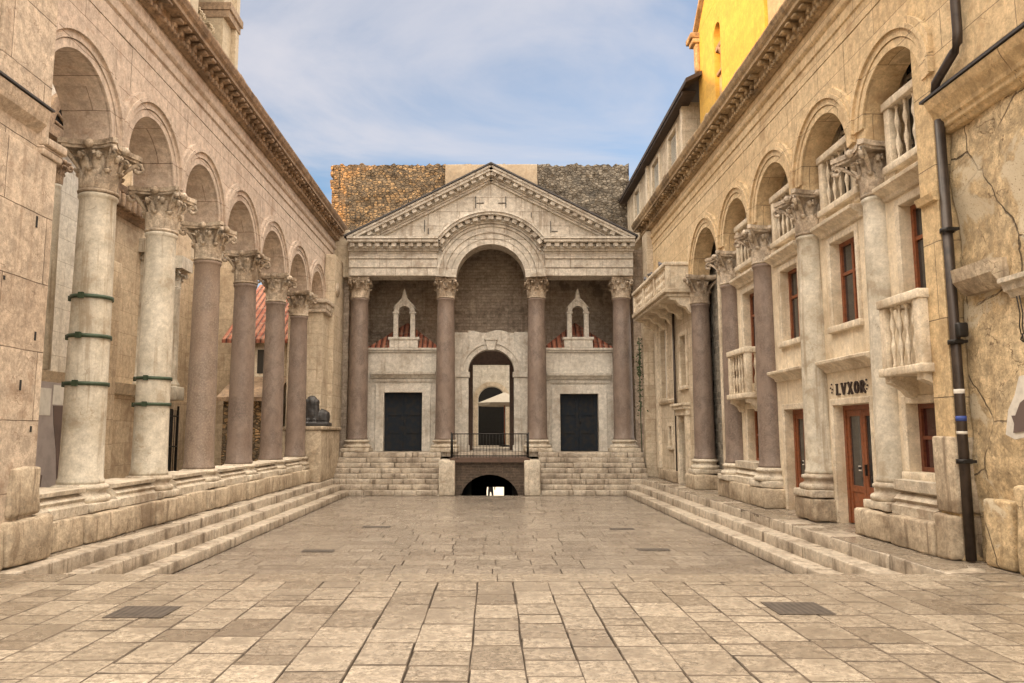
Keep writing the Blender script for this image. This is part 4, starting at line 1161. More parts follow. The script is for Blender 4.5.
m.add([vs[nx_], vs[base + nx_], (6.9, 38.2, 15), (6.9, 38.2, 8.5)], [(3, 2, 1, 0)])
for x, k in [(-7.95, 30)]:
    z = 8.6
    while z < 15:
        m.rbox(x - .06 + rnd(-.08, .04), x + .35, 36.95, 37.9, z, z + .26, .06, .04, .12); z += rnd(.2, .3)
m.build('rubble_face', M['rubble'], t); mg.build('rubble_face', M['rubble_grey_shade'], t)
m = MB(); m.box(-7.9, -1.3, 36.9, 38.1, 0, 8.5); m.box(1.3, 6.85, 36.9, 38.1, 0, 8.5); m.box(-1.3, 1.3, 36.9, 38.1, 5.1, 8.5); m.build('lower_wall', M['rubble'], t)
m = MB(); m.rbox(-2.28, 2.3, 36.55, 38.0, 12.0, 15.0, .03, .02, .5); m.build('plaster_panel', M['stucco'], t)

# ------------------------------------------------------------------ right hand houses
def window(t, yc, w, z0, z1, xw, xg, label=None, mat=None, gl=None, bars=(.5,), vert=True, sill=True):
    """timber window set in a reveal: frame in the wall opening, sub-parts pane and sill"""
    m = MB(); y0, y1 = yc - w / 2, yc + w / 2
    mt = mat or M['wood']
    fw = .075
    m.box(xg, xg + .08, y0, y0 + fw, z0, z1); m.box(xg, xg + .08, y1 - fw, y1, z0, z1); m.box(xg, xg + .08, y0 + fw, y1 - fw, z0, z0 + fw); m.box(xg, xg + .08, y0 + fw, y1 - fw, z1 - fw, z1)
    if vert: m.box(xg + .005, xg + .075, yc - .035, yc + .035, z0 + fw, z1 - fw)
    for b_ in bars:
        zz = z0 + (z1 - z0) * b_; m.box(xg + .01, xg + .07, y0 + fw, y1 - fw, zz - .03, zz + .03)
    f = m.build('window', mt, t)
    m = MB(); m.box(xg + .045, xg + .055, y0 + fw * .5, y1 - fw * .5, z0 + fw * .5, z1 - fw * .5); m.build('pane', gl or M['glass'], f)
    if sill:
        m = MB(); m.rbox(xw - .09, xg, y0 - .14, y1 + .14, z0 - .13, z0 - .002, .015, .004, .3); m.build('sill', M['trim'], f)
    return f

def wall_with_holes(m, xa, xb, y0, y1, z0, z1, holes):
    """plane wall solid in y,z with rectangular holes [(y0,y1,z0,z1)]"""
    ys = sorted(set([y0, y1] + [h[0] for h in holes] + [h[1] for h in holes]))
    zs = sorted(set([z0, z1] + [h[2] for h in holes] + [h[3] for h in holes]))
    ys = [y for y in ys if y0 <= y <= y1]; zs = [z for z in zs if z0 <= z <= z1]
    def solid(i, j):
        if i < 0 or j < 0 or i >= len(ys) - 1 or j >= len(zs) - 1: return False
        cy, cz = (ys[i] + ys[i + 1]) / 2, (zs[j] + zs[j + 1]) / 2
        return not any(h[0] < cy < h[1] and h[2] < cz < h[3] for h in holes)
    for i in range(len(ys) - 1):
        for j in range(len(zs) - 1):
            if not solid(i, j): continue
            a, b_, c_, d = ys[i], ys[i + 1], zs[j], zs[j + 1]
            m.add([(xa, a, c_), (xa, b_, c_), (xa, b_, d), (xa, a, d)], [(0, 1, 2, 3)])
            m.add([(xb, a, c_), (xb, b_, c_), (xb, b_, d), (xb, a, d)], [(3, 2, 1, 0)])
            for (di, dj, q) in ((-1, 0, [(a, c_), (a, d)]), (1, 0, [(b_, c_), (b_, d)]), (0, -1, [(a, c_), (b_, c_)]), (0, 1, [(a, d), (b_, d)])):
                if not solid(i + di, j + dj):
                    m.add([(xa, *q[0]), (xa, *q[1]), (xb, *q[1]), (xb, *q[0])], [(0, 1, 2, 3)])

t = thing('townhouse', 'cream stone house built in behind the right colonnade, with balconies and timber doors', 'house', (7.2, 16, 0))
TH = t
BAY = {'A': 11.8, 'B': 14.25, 'C': 16.9, 'D': 19.55}
XW = 6.75; XG = 6.92; XU = 6.98
holes = [(11.3, 12.2, 3.95, 5.45), (13.75, 14.78, 3.8, 5.45), (16.4, 17.4, 3.8, 5.45), (19.05, 20.05, 3.0, 5.4),
         (11.2, 12.36, 1.12, 2.2), (13.55, 15.0, 0, 2.26), (16.3, 17.5, 0, 2.25), (19.1, 20.05, 1.0, 2.35)]
for k in 'ABCD': holes.append((BAY[k] - .7, BAY[k] + .7, 6.2, 8.45))
m = MB(); wall_with_holes(m, XW, XW + .28, 11.0, 21.2, 0, 6.1, [h for h in holes if h[2] < 6.1]); m.build('wall', M['house'], t)
m = MB(); wall_with_holes(m, XU, XU + .28, 11.0, 21.2, 6.1, 8.85, [h for h in holes if h[2] > 6.1]); m.build('upper_wall', M['house'], t)
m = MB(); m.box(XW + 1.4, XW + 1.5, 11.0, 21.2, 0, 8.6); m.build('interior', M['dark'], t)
m = MB(); m.box(7.27, 13, 11.0, 36.6, 8.86, 10.48); m.build('attic', M['ochre'], t)
for (y0, y1, z0, z1) in holes[:1]: window(t, (y0 + y1) / 2, y1 - y0, z0, z1, XW, XG, bars=(.62,))
for (y0, y1, z0, z1) in holes[1:3]: window(t, (y0 + y1) / 2, y1 - y0, z0, z1, XW, XG, bars=(.62,))
window(t, 19.55, 1.0, 3.0, 5.4, XW, XG, bars=(.4, .75), sill=False)
window(t, 11.78, 1.16, 1.12, 2.2, XW, XG, gl=M['glass_red'], mat=M['wood_dark'], bars=(.5,))
window(t, 19.575, .95, 1.0, 2.35, XW, XG, bars=(.5,))
for k in 'ABCD': 
    f = window(t, BAY[k], 1.4, 6.2, 8.45, XU, XU + .12, mat=M['trim'], bars=(.7,), sill=False)
    m = MB(); m.box(XU + .15, XU + .16, BAY[k] - .65, BAY[k] - .45, 6.25, 8.4); m.box(XU + .15, XU + .16, BAY[k] + .12, BAY[k] + .34, 6.25, 8.4); m.build('curtain', M['curtain'], f)
# trims: jamb frames round the openings
for (y0, y1, z0, z1) in holes[:8]:
    m = MB(); w = .13; x0 = XW - .035
    m.box(x0, XW + .02, y0 - w, y0 - .002, z0, z1 + w); m.box(x0, XW + .02, y1 + .002, y1 + w, z0, z1 + w); m.box(x0, XW + .02, y0 - .002, y1 + .002, z1 + .002, z1 + w)
    m.build('surround', M['trim'], t)
# hood mouldings and string courses
for (y0, y1, z) in ((11.0, 12.6, 5.7), (13.4, 15.15, 5.7), (16.05, 17.8, 5.7), (18.75, 20.45, 5.68), (13.2, 15.22, 2.98), (15.9, 17.9, 2.98)):
    m = MB(); m.prism([(XW + .02, z - .08), (XW - .06, z - .06), (XW - .08, z), (XW - .18, z + .06), (XW - .24, z + .10), (XW - .25, z + .16), (XW + .02, z + .19)], 'y', y0, y1); m.build('hood_moulding', M['trim'], t)
# doors
def door(yc, w, zt, leaves=2):
    m = MB(); y0, y1 = yc - w / 2, yc + w / 2; fw = .09
    m.box(XG, XG + .1, y0, y0 + fw, .02, zt); m.box(XG, XG + .1, y1 - fw, y1, .02, zt); m.box(XG, XG + .1, y0 + fw, y1 - fw, zt - fw, zt)
    lw = (w - 2 * fw) / leaves
    for k in range(leaves):
        a = y0 + fw + lw * k + .006; b_ = a + lw - .012
        m.box(XG + .02, XG + .08, a, a + .09, .03, zt - fw - .005); m.box(XG + .02, XG + .08, b_ - .09, b_, .03, zt - fw - .005)
        m.box(XG + .02, XG + .08, a + .09, b_ - .09, .03, .16); m.box(XG + .02, XG + .08, a + .09, b_ - .09, zt - fw - .12, zt - fw - .005); m.box(XG + .02, XG + .08, a + .09, b_ - .09, .62, .74)
        m.rbox(XG + .035, XG + .075, a + .085, b_ - .085, .155, .625, .01, .001, .4)
    d = m.build('door', M['wood'], TH)
    m = MB()
    for k in range(leaves):
        a = y0 + fw + lw * k + .09; b_ = y0 + fw + lw * (k + 1) - .09
        m.box(XG + .048, XG + .056, a, b_, .735, zt - fw - .115)
    m.build('pane', M['glass'], d)
    m = MB(); m.box(XG - .02, XG + .02, yc - .09, yc - .06, .95, 1.15) ; m.lathe([(.005, 1.05), (.03, 1.06), (.03, 1.1), (.005, 1.11)], XG - .03, yc + .1, 8); m.build('handle', M['iron'], d)
    m = MB()
    for k in range(2): m.box(XG + .042, XG + .046, yc + (.2 if k else -.40), yc + (.30 if k else -.33), .9 + .12 * k, 1.0 + .12 * k)
    m.build('notice', M['paper'], d)
door(14.275, 1.45, 2.26, 2)
door(16.9, 1.2, 2.25, 2)
# shop lettering over the door: L V X O R
m = MB()
def stroke(y, z, y2, z2, w):
    dy, dz = y2 - y, z2 - z; L = math.hypot(dy, dz); ny, nz__ = -dz / L * w / 2, dy / L * w / 2
    p = [(y + ny, z + nz__), (y2 + ny, z2 + nz__), (y2 - ny, z2 - nz__), (y - ny, z - nz__)]
    m.prism(p, 'x', XW - .03, XW + .005)
zb, hh = 2.46, .22
# letters run towards the viewer (decreasing y)
def LT(i): return 14.80 - i * .245
m = MB(); y = LT(0); stroke(y, zb, y, zb + hh, .045); stroke(y + .03, zb + .015, y - .13, zb + .015, .03); stroke(y + .035, zb + hh - .012, y - .035, zb + hh - .012, .024)
m.build('sign_letter', M['letters'], t)
m = MB(); y = LT(1) + .04; stroke(y, zb + hh, y - .08, zb, .045); stroke(y - .16, zb + hh, y - .08, zb, .026); stroke(y + .03, zb + hh - .01, y - .03, zb + hh - .01, .02); stroke(y - .13, zb + hh - .01, y - .19, zb + hh - .01, .02)
m.build('sign_letter', M['letters'], t)
m = MB(); y = LT(2) + .02; stroke(y, zb + hh, y - .15, zb, .045); stroke(y - .15, zb + hh, y, zb, .026); stroke(y + .03, zb + .01, y - .03, zb + .01, .02); stroke(y - .12, zb + .01, y - .18, zb + .01, .02)
m.build('sign_letter', M['letters'], t)
m = MB(); y = LT(3) - .06
for k in range(16):
    a0 = 2 * PI * k / 16; a1 = 2 * PI * (k + 1) / 16
    stroke(y + .066 * math.cos(a0), zb + hh / 2 + .1 * math.sin(a0), y + .066 * math.cos(a1), zb + hh / 2 + .1 * math.sin(a1), .026 + .02 * abs(math.cos((a0 + a1) / 2)))
m.build('sign_letter', M['letters'], t)
m = MB(); y = LT(4) + .01; stroke(y, zb, y, zb + hh, .045)
for k in range(8):
    a0 = PI / 2 - PI * k / 8; a1 = PI / 2 - PI * (k + 1) / 8
    stroke(y - .02 - .09 * math.cos(a0), zb + .16 + .055 * math.sin(a0), y - .02 - .09 * math.cos(a1), zb + .16 + .055 * math.sin(a1), .032)
stroke(y - .04, zb + .105, y - .15, zb, .04); stroke(y + .035, zb + .01, y - .035, zb + .01, .02)
m.build('sign_letter', M['letters'], t)
for yy in (15.02, 13.62):
    m = MB()
    for (dy, dz) in ((0, .2), (.05, .13), (-.03, .1), (.0, .04)): m.lathe([(.004, 0), (.03, .01), (.03, .03), (.004, .04)], 0, 0, 6); m.v[-24:] = [(XW - .02 + a * .3, yy + dy + b_, zb + dz + c_) for a, b_, c_ in m.v[-24:]]
    m.build('sign_ornament', M['letters'], t)

BALP = [(.036, 0), (.036, .04), (.02, .07), (.028, .16), (.05, .26), (.047, .32), (.022, .40), (.018, .44), (.022, .50), (.047, .56), (.05, .62), (.028, .72), (.02, .80), (.036, .83), (.036, .87)]
def balcony(t, xf, xw, y0, y1, z0, z1, nb, side_bal=0, corb=2, mat=None):
    """stone balcony: slab, posts, rail and individual balusters"""
    mt = mat or M['trim']
    b_ = MB(); b_.rbox(xf - .05, xw, y0 - .05, y1 + .05, z0, z0 + .13, .015, .004, .3); root = b_.build('balcony', mt, t)
    m = MB(); m.rbox(xf - .03, xf + .17, y0 - .03, y1 + .03, z1 - .14, z1, .015, .004, .3)
    m.rbox(xf + .171, xw, y0 - .03, y0 + .13, z1 - .14, z1, .015, .004, .3); m.rbox(xf + .171, xw, y1 - .13, y1 + .03, z1 - .14, z1, .015, .004, .3)
    m.build('rail', mt, root)
    pw = .16
    for yy in (y0, y1 - pw):
        m = MB(); m.rbox(xf, xf + .14, yy, yy + pw, z0 + .131, z1 - .141, .01, .003, .3); m.build('post', mt, root)
    h = z1 - .14 - (z0 + .131)
    for k in range(nb):
        yy = y0 + pw + (y1 - y0 - 2 * pw) * (k + .5) / nb
        m = MB(); m.lathe([(r_ * .86, z0 + .131 + q / .87 * h) for r_, q in BALP], xf + .07, yy, 12); m.build('baluster', mt, root)
    ns = max(1, side_bal)
    if xw - xf > .3:
        for yy in (y0 + .06, y1 - .06):
            for k in range(ns):
                xx = xf + .14 + (xw - xf - .14) * (k + .5) / ns
                m = MB(); m.lathe([(r_, z0 + .131 + q / .87 * h) for r_, q in BALP], xx, yy, 10); m.build('baluster', mt, root)
    for k in range(corb):
        yy = y0 + .12 + (y1 - y0 - .24) * (k / max(1, corb - 1))
        m = MB(); m.prism([(xw, z0 - .34), (xw - .12, z0 - .32), (xw - (xw - xf) * .45, z0 - .22), (xf + .12, z0 - .14), (xf + .02, z0 - .10), (xf + .02, z0 - .002), (xw, z0 - .002)], 'y', yy - .09, yy + .09); m.build('corbel', mt, root)
    return root
for k, nb in zip('ABCD', (5, 5, 5, 5)):
    yo = BAY[k] - (.2 if k == 'A' else .05)
    balcony(t, 6.68, XU, yo - .80, yo + .80, 6.06, 7.3, nb)
balcony(t, 6.30, XW, 11.05, 12.2, 2.62, 3.86, 4, 1)
balcony(t, 6.38, XW, 18.95, 20.4, 2.60, 3.88, 5, 1)

# far right house with the long balcony
t = thing('balcony_house', 'weathered stone house with shuttered windows and a long balcony at the far right corner', 'house', (6.7, 27, 0))
holes = [(25.0, 25.95, 7.0, 8.35), (27.9, 28.6, 7.0, 8.3), (25.2, 26.0, 3.3, 5.0), (28.0, 29.0, 3.0, 5.6), (27.45, 27.9, 1.25, 1.95), (25.3, 26.15, 0.0, 2.1)]
m = MB(); wall_with_holes(m, 6.52, 6.9, 24.35, 30.15, 0, 8.84, holes); m.build('wall', M['far_house'], t)
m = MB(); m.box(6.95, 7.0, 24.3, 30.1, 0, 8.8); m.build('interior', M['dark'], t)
for (y0, y1, z0, z1) in holes[:5]:
    f = window(t, (y0 + y1) / 2, y1 - y0, z0, z1, 6.52, 6.68, mat=M['white_paint'], sill=(z0 < 6), gl=M['glass'] if z0 < 2 else M['shutter'], bars=(.5,))
    m = MB(); w = .14; m.box(6.47, 6.53, y0 - w, y0 - .002, z0, z1 + w); m.box(6.47, 6.53, y1 + .002, y1 + w, z0, z1 + w); m.box(6.47, 6.53, y0 - .002, y1 + .002, z1 + .002, z1 + w); m.build('surround', M['trim'], t)
m = MB(); m.box(6.72, 6.78, 25.3, 26.15, .02, 2.1); m.build('door', M['door_blue'], t)
m = MB()
m.box(6.40, 6.54, 25.05, 25.298, 0, 2.3); m.box(6.40, 6.54, 26.152, 26.4, 0, 2.3); m.box(6.38, 6.54, 25.0, 26.45, 2.302, 2.5); m.box(6.28, 6.54, 24.95, 26.5, 2.502, 2.62); m.box(6.22, 6.54, 24.9, 26.55, 2.622, 2.7)
m.build('door_surround', M['trim'], t)
m = MB(); m.box(6.46, 6.53, 26.75, 27.0, .4, 6.0); m.box(6.40, 6.53, 29.2, 29.6, .4, 6.9); m.prism([(6.53, 2.78), (6.44, 2.8), (6.4, 2.9), (6.53, 2.95)], 'y', 26.6, 29.2) ; m.build('quoin_strip', M['trim'], t)
m = MB(); m.tube([(6.44, 26.6, .3), (6.44, 26.6, 6.0)], .045, 8); m.build('downpipe', M['pipe'], t)
# long balcony
xf = 5.62
b_ = MB(); b_.rbox(xf - .06, 6.5, 24.0, 29.7, 6.2, 6.34, .02, .005, .4); b_.rbox(xf + .02, 6.5, 24.1, 29.65, 6.08, 6.2, .02, .005, .4); root = b_.build('balcony', M['far_house'], t)
m = MB(); m.rbox(xf - .05, xf + .15, 24.0, 29.7, 7.08, 7.2, .02, .005, .4); m.rbox(xf + .152, 6.5, 24.0, 24.16, 7.08, 7.2, .02, .005, .4); m.build('rail', M['trim'], root)
for k, yy in enumerate((24.02, 25.85, 27.7, 29.52)):
    m = MB(); m.rbox(xf, xf + .14, yy, yy + .14, 6.341, 7.079, .01, .003, .3); m.build('post', M['trim'], root)
for k in range(21):
    yy = 24.3 + k * .262
    if min(abs(yy - q - .07) for q in (24.02, 25.85, 27.7, 29.52)) < .12: continue
    m = MB(); m.lathe([(r_ * 1.15, 6.341 + q / .87 * .738) for r_, q in BALP], xf + .07, yy, 8); m.build('baluster', M['trim'], root)
m = MB(); m.box(xf + .05, 6.5, 24.05, 24.12, 6.341, 7.079); m.build('side_panel', M['trim'], root)
for yy in (24.3, 25.6, 26.9, 28.2, 29.4):
    m = MB(); m.prism([(6.5, 5.55), (6.40, 5.58), (6.28, 5.76), (6.08, 5.82), (5.95, 5.98), (5.76, 6.0), (5.74, 6.075), (6.5, 6.075)], 'y', yy - .13, yy + .13); m.build('corbel', M['trim'], root)
for i, (yy, a) in enumerate(((24.9, .3), (26.6, -.4), (27.4, .2))):
    m = MB()
    ell(0, 0, .09, .15, .07, .075, 10, 7); ell(.13, 0, .19, .045, .042, .045, 8, 6); m.tube([(.08, 0, .12), (.125, 0, .18)], .045, 8, radii=[.06, .04]); m.tube([(-.12, 0, .09), (-.27, 0, .06)], .04, 6, radii=[.05, .02]); m.tube([(.165, 0, .19), (.2, 0, .18)], .012, 5, radii=[.014, .004])
    for s in (-1, 1): m.tube([(.0, s * .03, .04), (.01, s * .03, 0)], .012, 5)
    ca, sa = math.cos(a + 1.4), math.sin(a + 1.4)
    m.v = [(x_ * ca - y_ * sa + xf + .05, x_ * sa + y_ * ca + yy, z_ + 7.2) for x_, y_, z_ in m.v]
    solo('pigeon', m, M['pigeon'], ('dark pigeon perched at the near corner of the long balcony rail', 'middle one of three dark pigeons on the long balcony rail', 'dark pigeon farthest along the long balcony rail')[i], 'pigeon', 'pigeons on the long balcony rail')

# end part of the right arcade over that house: entablature already runs on; the wall behind it is the dark recess
t = thing('recess_wall', 'narrow dark brick and rubble wall inside the open arch of the right arcade', 'wall', (7.6, 22.6, 0))
m = MB(); m.box(7.1, 7.6, 21.21, 30, 0, 8.4); m.build('masonry', M['rubble_dark'], t)
m = MB(); m.box(7.03, 7.102, 23.0, 23.25, 0, 6.9); m.build('edge_strip', M['trim'], t); m = MB(); m.box(7.03, 7.102, 25.2, 25.4, 0, 6.9); m.build('edge_strip', M['trim'], t)

# end pilaster at right, meets the porch
t = thing('end_pier', 'stone pier where the right arcade meets the porch, behind the long balcony', 'pier', (6.5, 30, 0))
m = MB(); m.box(6.2, 7.2, 29.62, 30.5, 7.25, 9.72); m.box(6.1, 7.2, 30.2, 30.6, 0, 7.24); m.build('pier_wall', M['far_house'], t)
t = None

# climbing plant next to the far right porch column
m = MB()
for k in range(240):
    a = rnd(0, 2 * PI); zz = rnd(2.4, 5.6) if k % 3 else rnd(4.0, 4.9); rr = abs(random.gauss(0, .14))
    cx, cy = 5.98 + rr * math.cos(a) * .8, 30.45 + rr * math.sin(a)
    u = Vector((rnd(-1, 1), rnd(-1, 1), rnd(-.6, .6))).normalized() * .055; w = Vector((rnd(-1, 1), rnd(-1, 1), rnd(-1, 1))).normalized() * .04
    p = Vector((cx, cy, zz)); m.add([p - u, p + w, p + u, p - w], [(0, 1, 2, 3)])
m.tube([(6.0, 30.5, .95), (5.97, 30.48, 3), (5.98, 30.46, 5.5)], .02, 5)
solo('climbing_plant', m, M['plant'], 'dark green climbing plant hanging beside the far right porch column', 'plant')

# upper house above the right arcade
t = thing('eaves_house', 'tall house with dark overhanging eaves and shuttered windows above the right arcade', 'house', (9, 31, 10.5))
holes = [(26.5, 27.75, 11.25, 12.75), (29.4, 30.7, 11.4, 12.75), (33.4, 34.6, 11.5, 12.8)]
m = MB(); wall_with_holes(m, 6.75, 7.1, 25.4, 36.6, 10.5, 13.2, holes); m.box(7.1, 12, 25.4, 25.7, 10.5, 13.2); m.box(7.1, 12, 36.3, 36.6, 10.5, 13.2); m.build('wall', M['far_house'], t)
m = MB(); m.box(6.66, 6.748, 31.4, 31.75, 10.5, 13.1); m.build('pilaster_strip', M['trim'], t); m = MB(); m.box(6.66, 6.748, 25.42, 25.7, 10.5, 13.1); m.build('pilaster_strip', M['trim'], t)
for (y0, y1, z0, z1) in holes:
    m = MB(); m.box(6.84, 6.9, y0, y1, z0, z1); f = m.build('window', M['shutter'], t)
    m = MB()
    for k in range(14):
        zz = z0 + .05 + (z1 - z0 - .1) * k / 14
        m.box(6.81, 6.838, y0 + .06, (y0 + y1) / 2 - .04, zz, zz + .05); m.box(6.81, 6.838, (y0 + y1) / 2 + .04, y1 - .06, zz, zz + .05)
    m.build('shutter_slats', M['shutter'], f)
    m = MB(); w = .13; m.box(6.70, 6.76, y0 - w, y0 - .002, z0, z1 + w); m.box(6.70, 6.76, y1 + .002, y1 + w, z0, z1 + w); m.box(6.70, 6.76, y0 - .002, y1 + .002, z1 + .002, z1 + w); m.rbox(6.63, 6.76, y0 - .18, y1 + .18, z0 - .14, z0 - .002, .02, .005, .4); m.build('surround', M['trim'], f)
m = MB()
def slab(x0, z0, x1, z1, ya, yb, th):
    m.add([(x0, ya, z0), (x0, yb, z0), (x1, yb, z1), (x1, ya, z1), (x0, ya, z0 + th), (x0, yb, z0 + th), (x1, yb, z1 + th), (x1, ya, z1 + th)], [(0, 1, 2, 3), (7, 6, 5, 4), (0, 4, 5, 1), (0, 3, 7, 4), (1, 5, 6, 2), (2, 6, 7, 3)])
slab(6.40, 13.16, 9.3, 14.6, 24.32, 37.0, .14); slab(12.2, 13.16, 9.31, 14.6, 24.32, 37.0, .14); slab(6.40, 13.16, 6.93, 13.42, 23.75, 24.31, .14)
m.box(6.44, 6.9, 24.4, 36.9, 13.06, 13.155)
m.build('roof', M['eave'], t)

# sunlit gabled house
t = thing('gable_house', 'yellow sunlit gabled building with a narrow arched window above the right arcade', 'building', (9, 21, 10.5))
yN, yF, zE = 18.2, 24.2, 15.0
wy0, wy1, wz0, wz1 = 21.8, 22.45, 10.9, 14.3
m = MB()
wall_with_holes(m, 6.95, 7.4, yN, yF, 10.5, zE, [(wy0, wy1, wz0, wz1)])
m.prism([(yN, zE + .001), (yF, zE + .001), ((yN + yF) / 2, zE + 2.5)], 'x', 6.95, 7.4)
m.box(7.4, 12, yF - .3, yF, 10.5, zE); m.box(7.4, 12, yN, yN + .3, 10.5, zE)
m.build('wall', M['tower'], t)
m = MB()
yc_ = (wy0 + wy1) / 2; r_ = (wy1 - wy0) / 2; zs_ = 13.95
for k in range(14):
    a0 = PI - PI * k / 14; a1 = PI - PI * (k + 1) / 14
    p = [(yc_ + r_ * math.cos(a0), zs_ + r_ * math.sin(a0)), (yc_ + r_ * math.cos(a1), zs_ + r_ * math.sin(a1))]
    vs = [(6.953, *p[0]), (6.953, *p[1]), (6.953, p[1][0], 14.302), (6.953, p[0][0], 14.302)]; vs += [(7.3, q[1], q[2]) for q in vs]
    m.add(vs, [(0, 1, 2, 3), (7, 6, 5, 4), (0, 4, 5, 1)])
m.build('arch_head', M['tower'], t)
m = MB(); m.box(7.08, 7.14, wy0, wy1, wz0, 12.7); f = m.build('window', M['ochre'], t)
m = MB(); m.box(7.25, 7.3, wy0, wy1, 12.7, 14.3); m.build('pane', M['dark'], f)
m = MB(); m.lathe([(.08, 12.78), (.06, 12.86), (.06, 13.3), (.10, 13.34), (.12, 13.48)], 7.1, yc_, 10); m.box(7.0, 7.25, wy0, wy1, 12.7, 12.78); m.box(6.99, 7.25, wy0 + .01, wy1 - .01, 13.48, 13.62); m.build('colonnette', M['cornice'], f)
m = MB()
m.rbox(6.72, 7.4, yF - .25, yF + .25, zE - .36, zE - .2, .03, .01, .2); m.rbox(6.65, 7.4, yF - .25, yF + .38, zE - .19, zE, .03, .01, .2); m.rbox(6.83, 6.96, yF - .2, yF + .1, zE - 1.35, zE - .37, .05, .02, .15)
m.build('eave_corbel', M['cornice_gold'], t)
m = MB()
mid = (yN + yF) / 2
for (ya, yb) in ((yF + .35, mid), (yN - .35, mid)):
    za = zE - .05
    m.add([(6.84, ya, za), (12.2, ya, za), (12.2, yb, zE + 2.62), (6.84, yb, zE + 2.62), (6.84, ya, za + .14), (12.2, ya, za + .14), (12.2, yb, zE + 2.76), (6.84, yb, zE + 2.76)], [(0, 1, 2, 3), (7, 6, 5, 4), (0, 4, 5, 1), (0, 3, 7, 4), (1, 5, 6, 2), (2, 6, 7, 3)])
m.build('roof', M['cornice_gold'], t)
t = thing('rear_house', 'ochre house wall rising behind the near end of the right arcade', 'house', (9, 14, 10.5))
m = MB(); m.box(7.1, 12, 8.6, 18.15, 10.5, 16); m.build('wall', M['ochre'], t)
m = MB(); m.box(7.0, 7.098, 17.0, 18.1, 10.5, 16); m.build('corner_strip', M['stucco'], t)
m = MB(); m.box(7.06, 7.098, 14.6, 15.5, 11.6, 14); m.build('window', M['dark'], t)
m = MB(); m.tube([(6.98, 16.8, 10.5), (6.98, 16.8, 16)], .04, 6); m.build('downpipe', M['pipe'], t)
m = MB(); m.box(6.8, 12.2, 8.4, 18.17, 16.001, 16.25); m.build('roof', M['tiles_y'], t)

# ------------------------------------------------------------------ near right pier and wall
for (y_, z_, h_) in ((10.2, 4.55, .16), (10.35, 3.0, .12), (9.6, 3.7, .05), (10.1, 2.3, .14), (9.2, 4.9, .06), (10.4, 1.75, .08)):
    m = MB(); m.box(-6.30, -6.262, y_, y_ + .035, z_, z_ + h_); m.build('dowel_hole', M['dark'], t_pier)

t = thing('corner_pier', 'golden ashlar pier between the right arcade and the dark downspout', 'pier', (6.9, 11, 0))
m = MB(); m.box(6.44, 8.5, 10.64, 11.08, .0, 15); m.build('wall', M['pier_right'], t)
m = MB(); m.rbox(6.26, 7.5, 10.62, 10.99, 0, .62, .05, .02, .2, wear=.05); m.rbox(6.37, 7.5, 10.6, 11.1, .625, 1.7, .04, .012, .25, wear=.03); m.build('base_block', M['block'], t)
m = MB(); m.prism([(7, 5.05), (6.38, 5.08), (6.34, 5.18), (6.42, 5.22), (7, 5.24)], 'y', 10.63, 11.07); m.build('string_moulding', M['pier_right'], t)

t = thing('weathered_wall', 'crumbling golden stone wall with cracks and a bold cornice at the right edge', 'wall', (7, 8, 0))
m = MB()
vs = []; fs = []; NY, NZ = 60, 60
for j in range(NZ + 1):
    for i in range(NY + 1):
        y = 2.5 + 8.1 * i / NY; z = 6.10 * j / NZ
        d = nz(1, y, z, .9) * .05 + nz(2, y, z, 3) * .03 + nz(3, y, z, 8) * .012
        lump = max(0, nz(5, y, z, 1.1) - .12) * .25
        vs.append((6.68 - d - lump * .4, y, z))
for j in range(NZ):
    for i in range(NY):
        a = j * (NY + 1) + i; fs.append((a, a + 1, a + NY + 2, a + NY + 1))
m.add(vs, fs, True); m.box(6.8, 7.5, 2.5, 10.6, 0, 6.04)
m.build('wall', M['near_right'], t)
m = MB(); m.box(6.62, 8, 2.5, 10.62, 6.58, 15); m.build('upper_wall', M['near_right'], t); m = MB(); m.box(6.5, 6.62, 9.3, 9.5, 6.58, 15); m.build('raised_strip', M['near_right'], t)
m = MB()
m.prism([(7.5, 6.05), (6.60, 6.05), (6.57, 6.10), (6.53, 6.12), (6.53, 6.18), (6.49, 6.21), (6.47, 6.26), (6.43, 6.32), (6.37, 6.40), (6.34, 6.46), (6.32, 6.52), (7.5, 6.53)], 'y', 2.5, 10.63)
m.build('cornice', M['pier_right'], t)
m = MB(); m.box(6.30, 7.2, 2.4, 10.70, 6.532, 6.57); m.build('flashing', M['lead'], t)
m = MB(); m.prism([(6.8, 3.62), (6.58, 3.62), (6.5, 3.70), (6.42, 3.80), (6.40, 3.98), (6.8, 4.0)], 'y', 9.6, 10.4); m.build('corbel', M['block'], t)
m = MB(); m.prism([(6.8, 3.42), (6.58, 3.44), (6.55, 3.5), (6.5, 3.52), (6.48, 3.6), (6.43, 3.62), (6.43, 3.68), (6.8, 3.7)], 'y', 3, 9.5); m.build('ledge', M['base'], t)
m = MB(); m.rbox(6.60, 6.75, 9.15, 9.32, 2.5, 2.66, .02, .006, .1); m.build('patch_stone', M['base'], t)
m = MB(); m.rbox(6.50, 6.8, 9.72, 10.3, .0, .9, .06, .03, .2, wear=.05); m.build('patch_stone', M['near_right'], t)
m = MB(); m.rbox(6.46, 6.8, 8.7, 9.6, 0, 1.1, .06, .03, .2, wear=.05); m.build('patch_stone', M['near_right'], t)
m = MB()
for y0_ in (9.22, 9.27):
    m.tube([(6.5, y0_, 3.42), (6.52, y0_ - .01, 3.2), (6.51, y0_ + .005, 3.05), (6.52, y0_, 2.94)], .007, 5)
m.tube([(6.52, 9.23, 2.95), (6.51, 9.27, 2.88), (6.52, 9.24, 2.84), (6.52, 9.25, 2.95)], .009, 5)
m.build('hanging_cables', M['iron'], t)

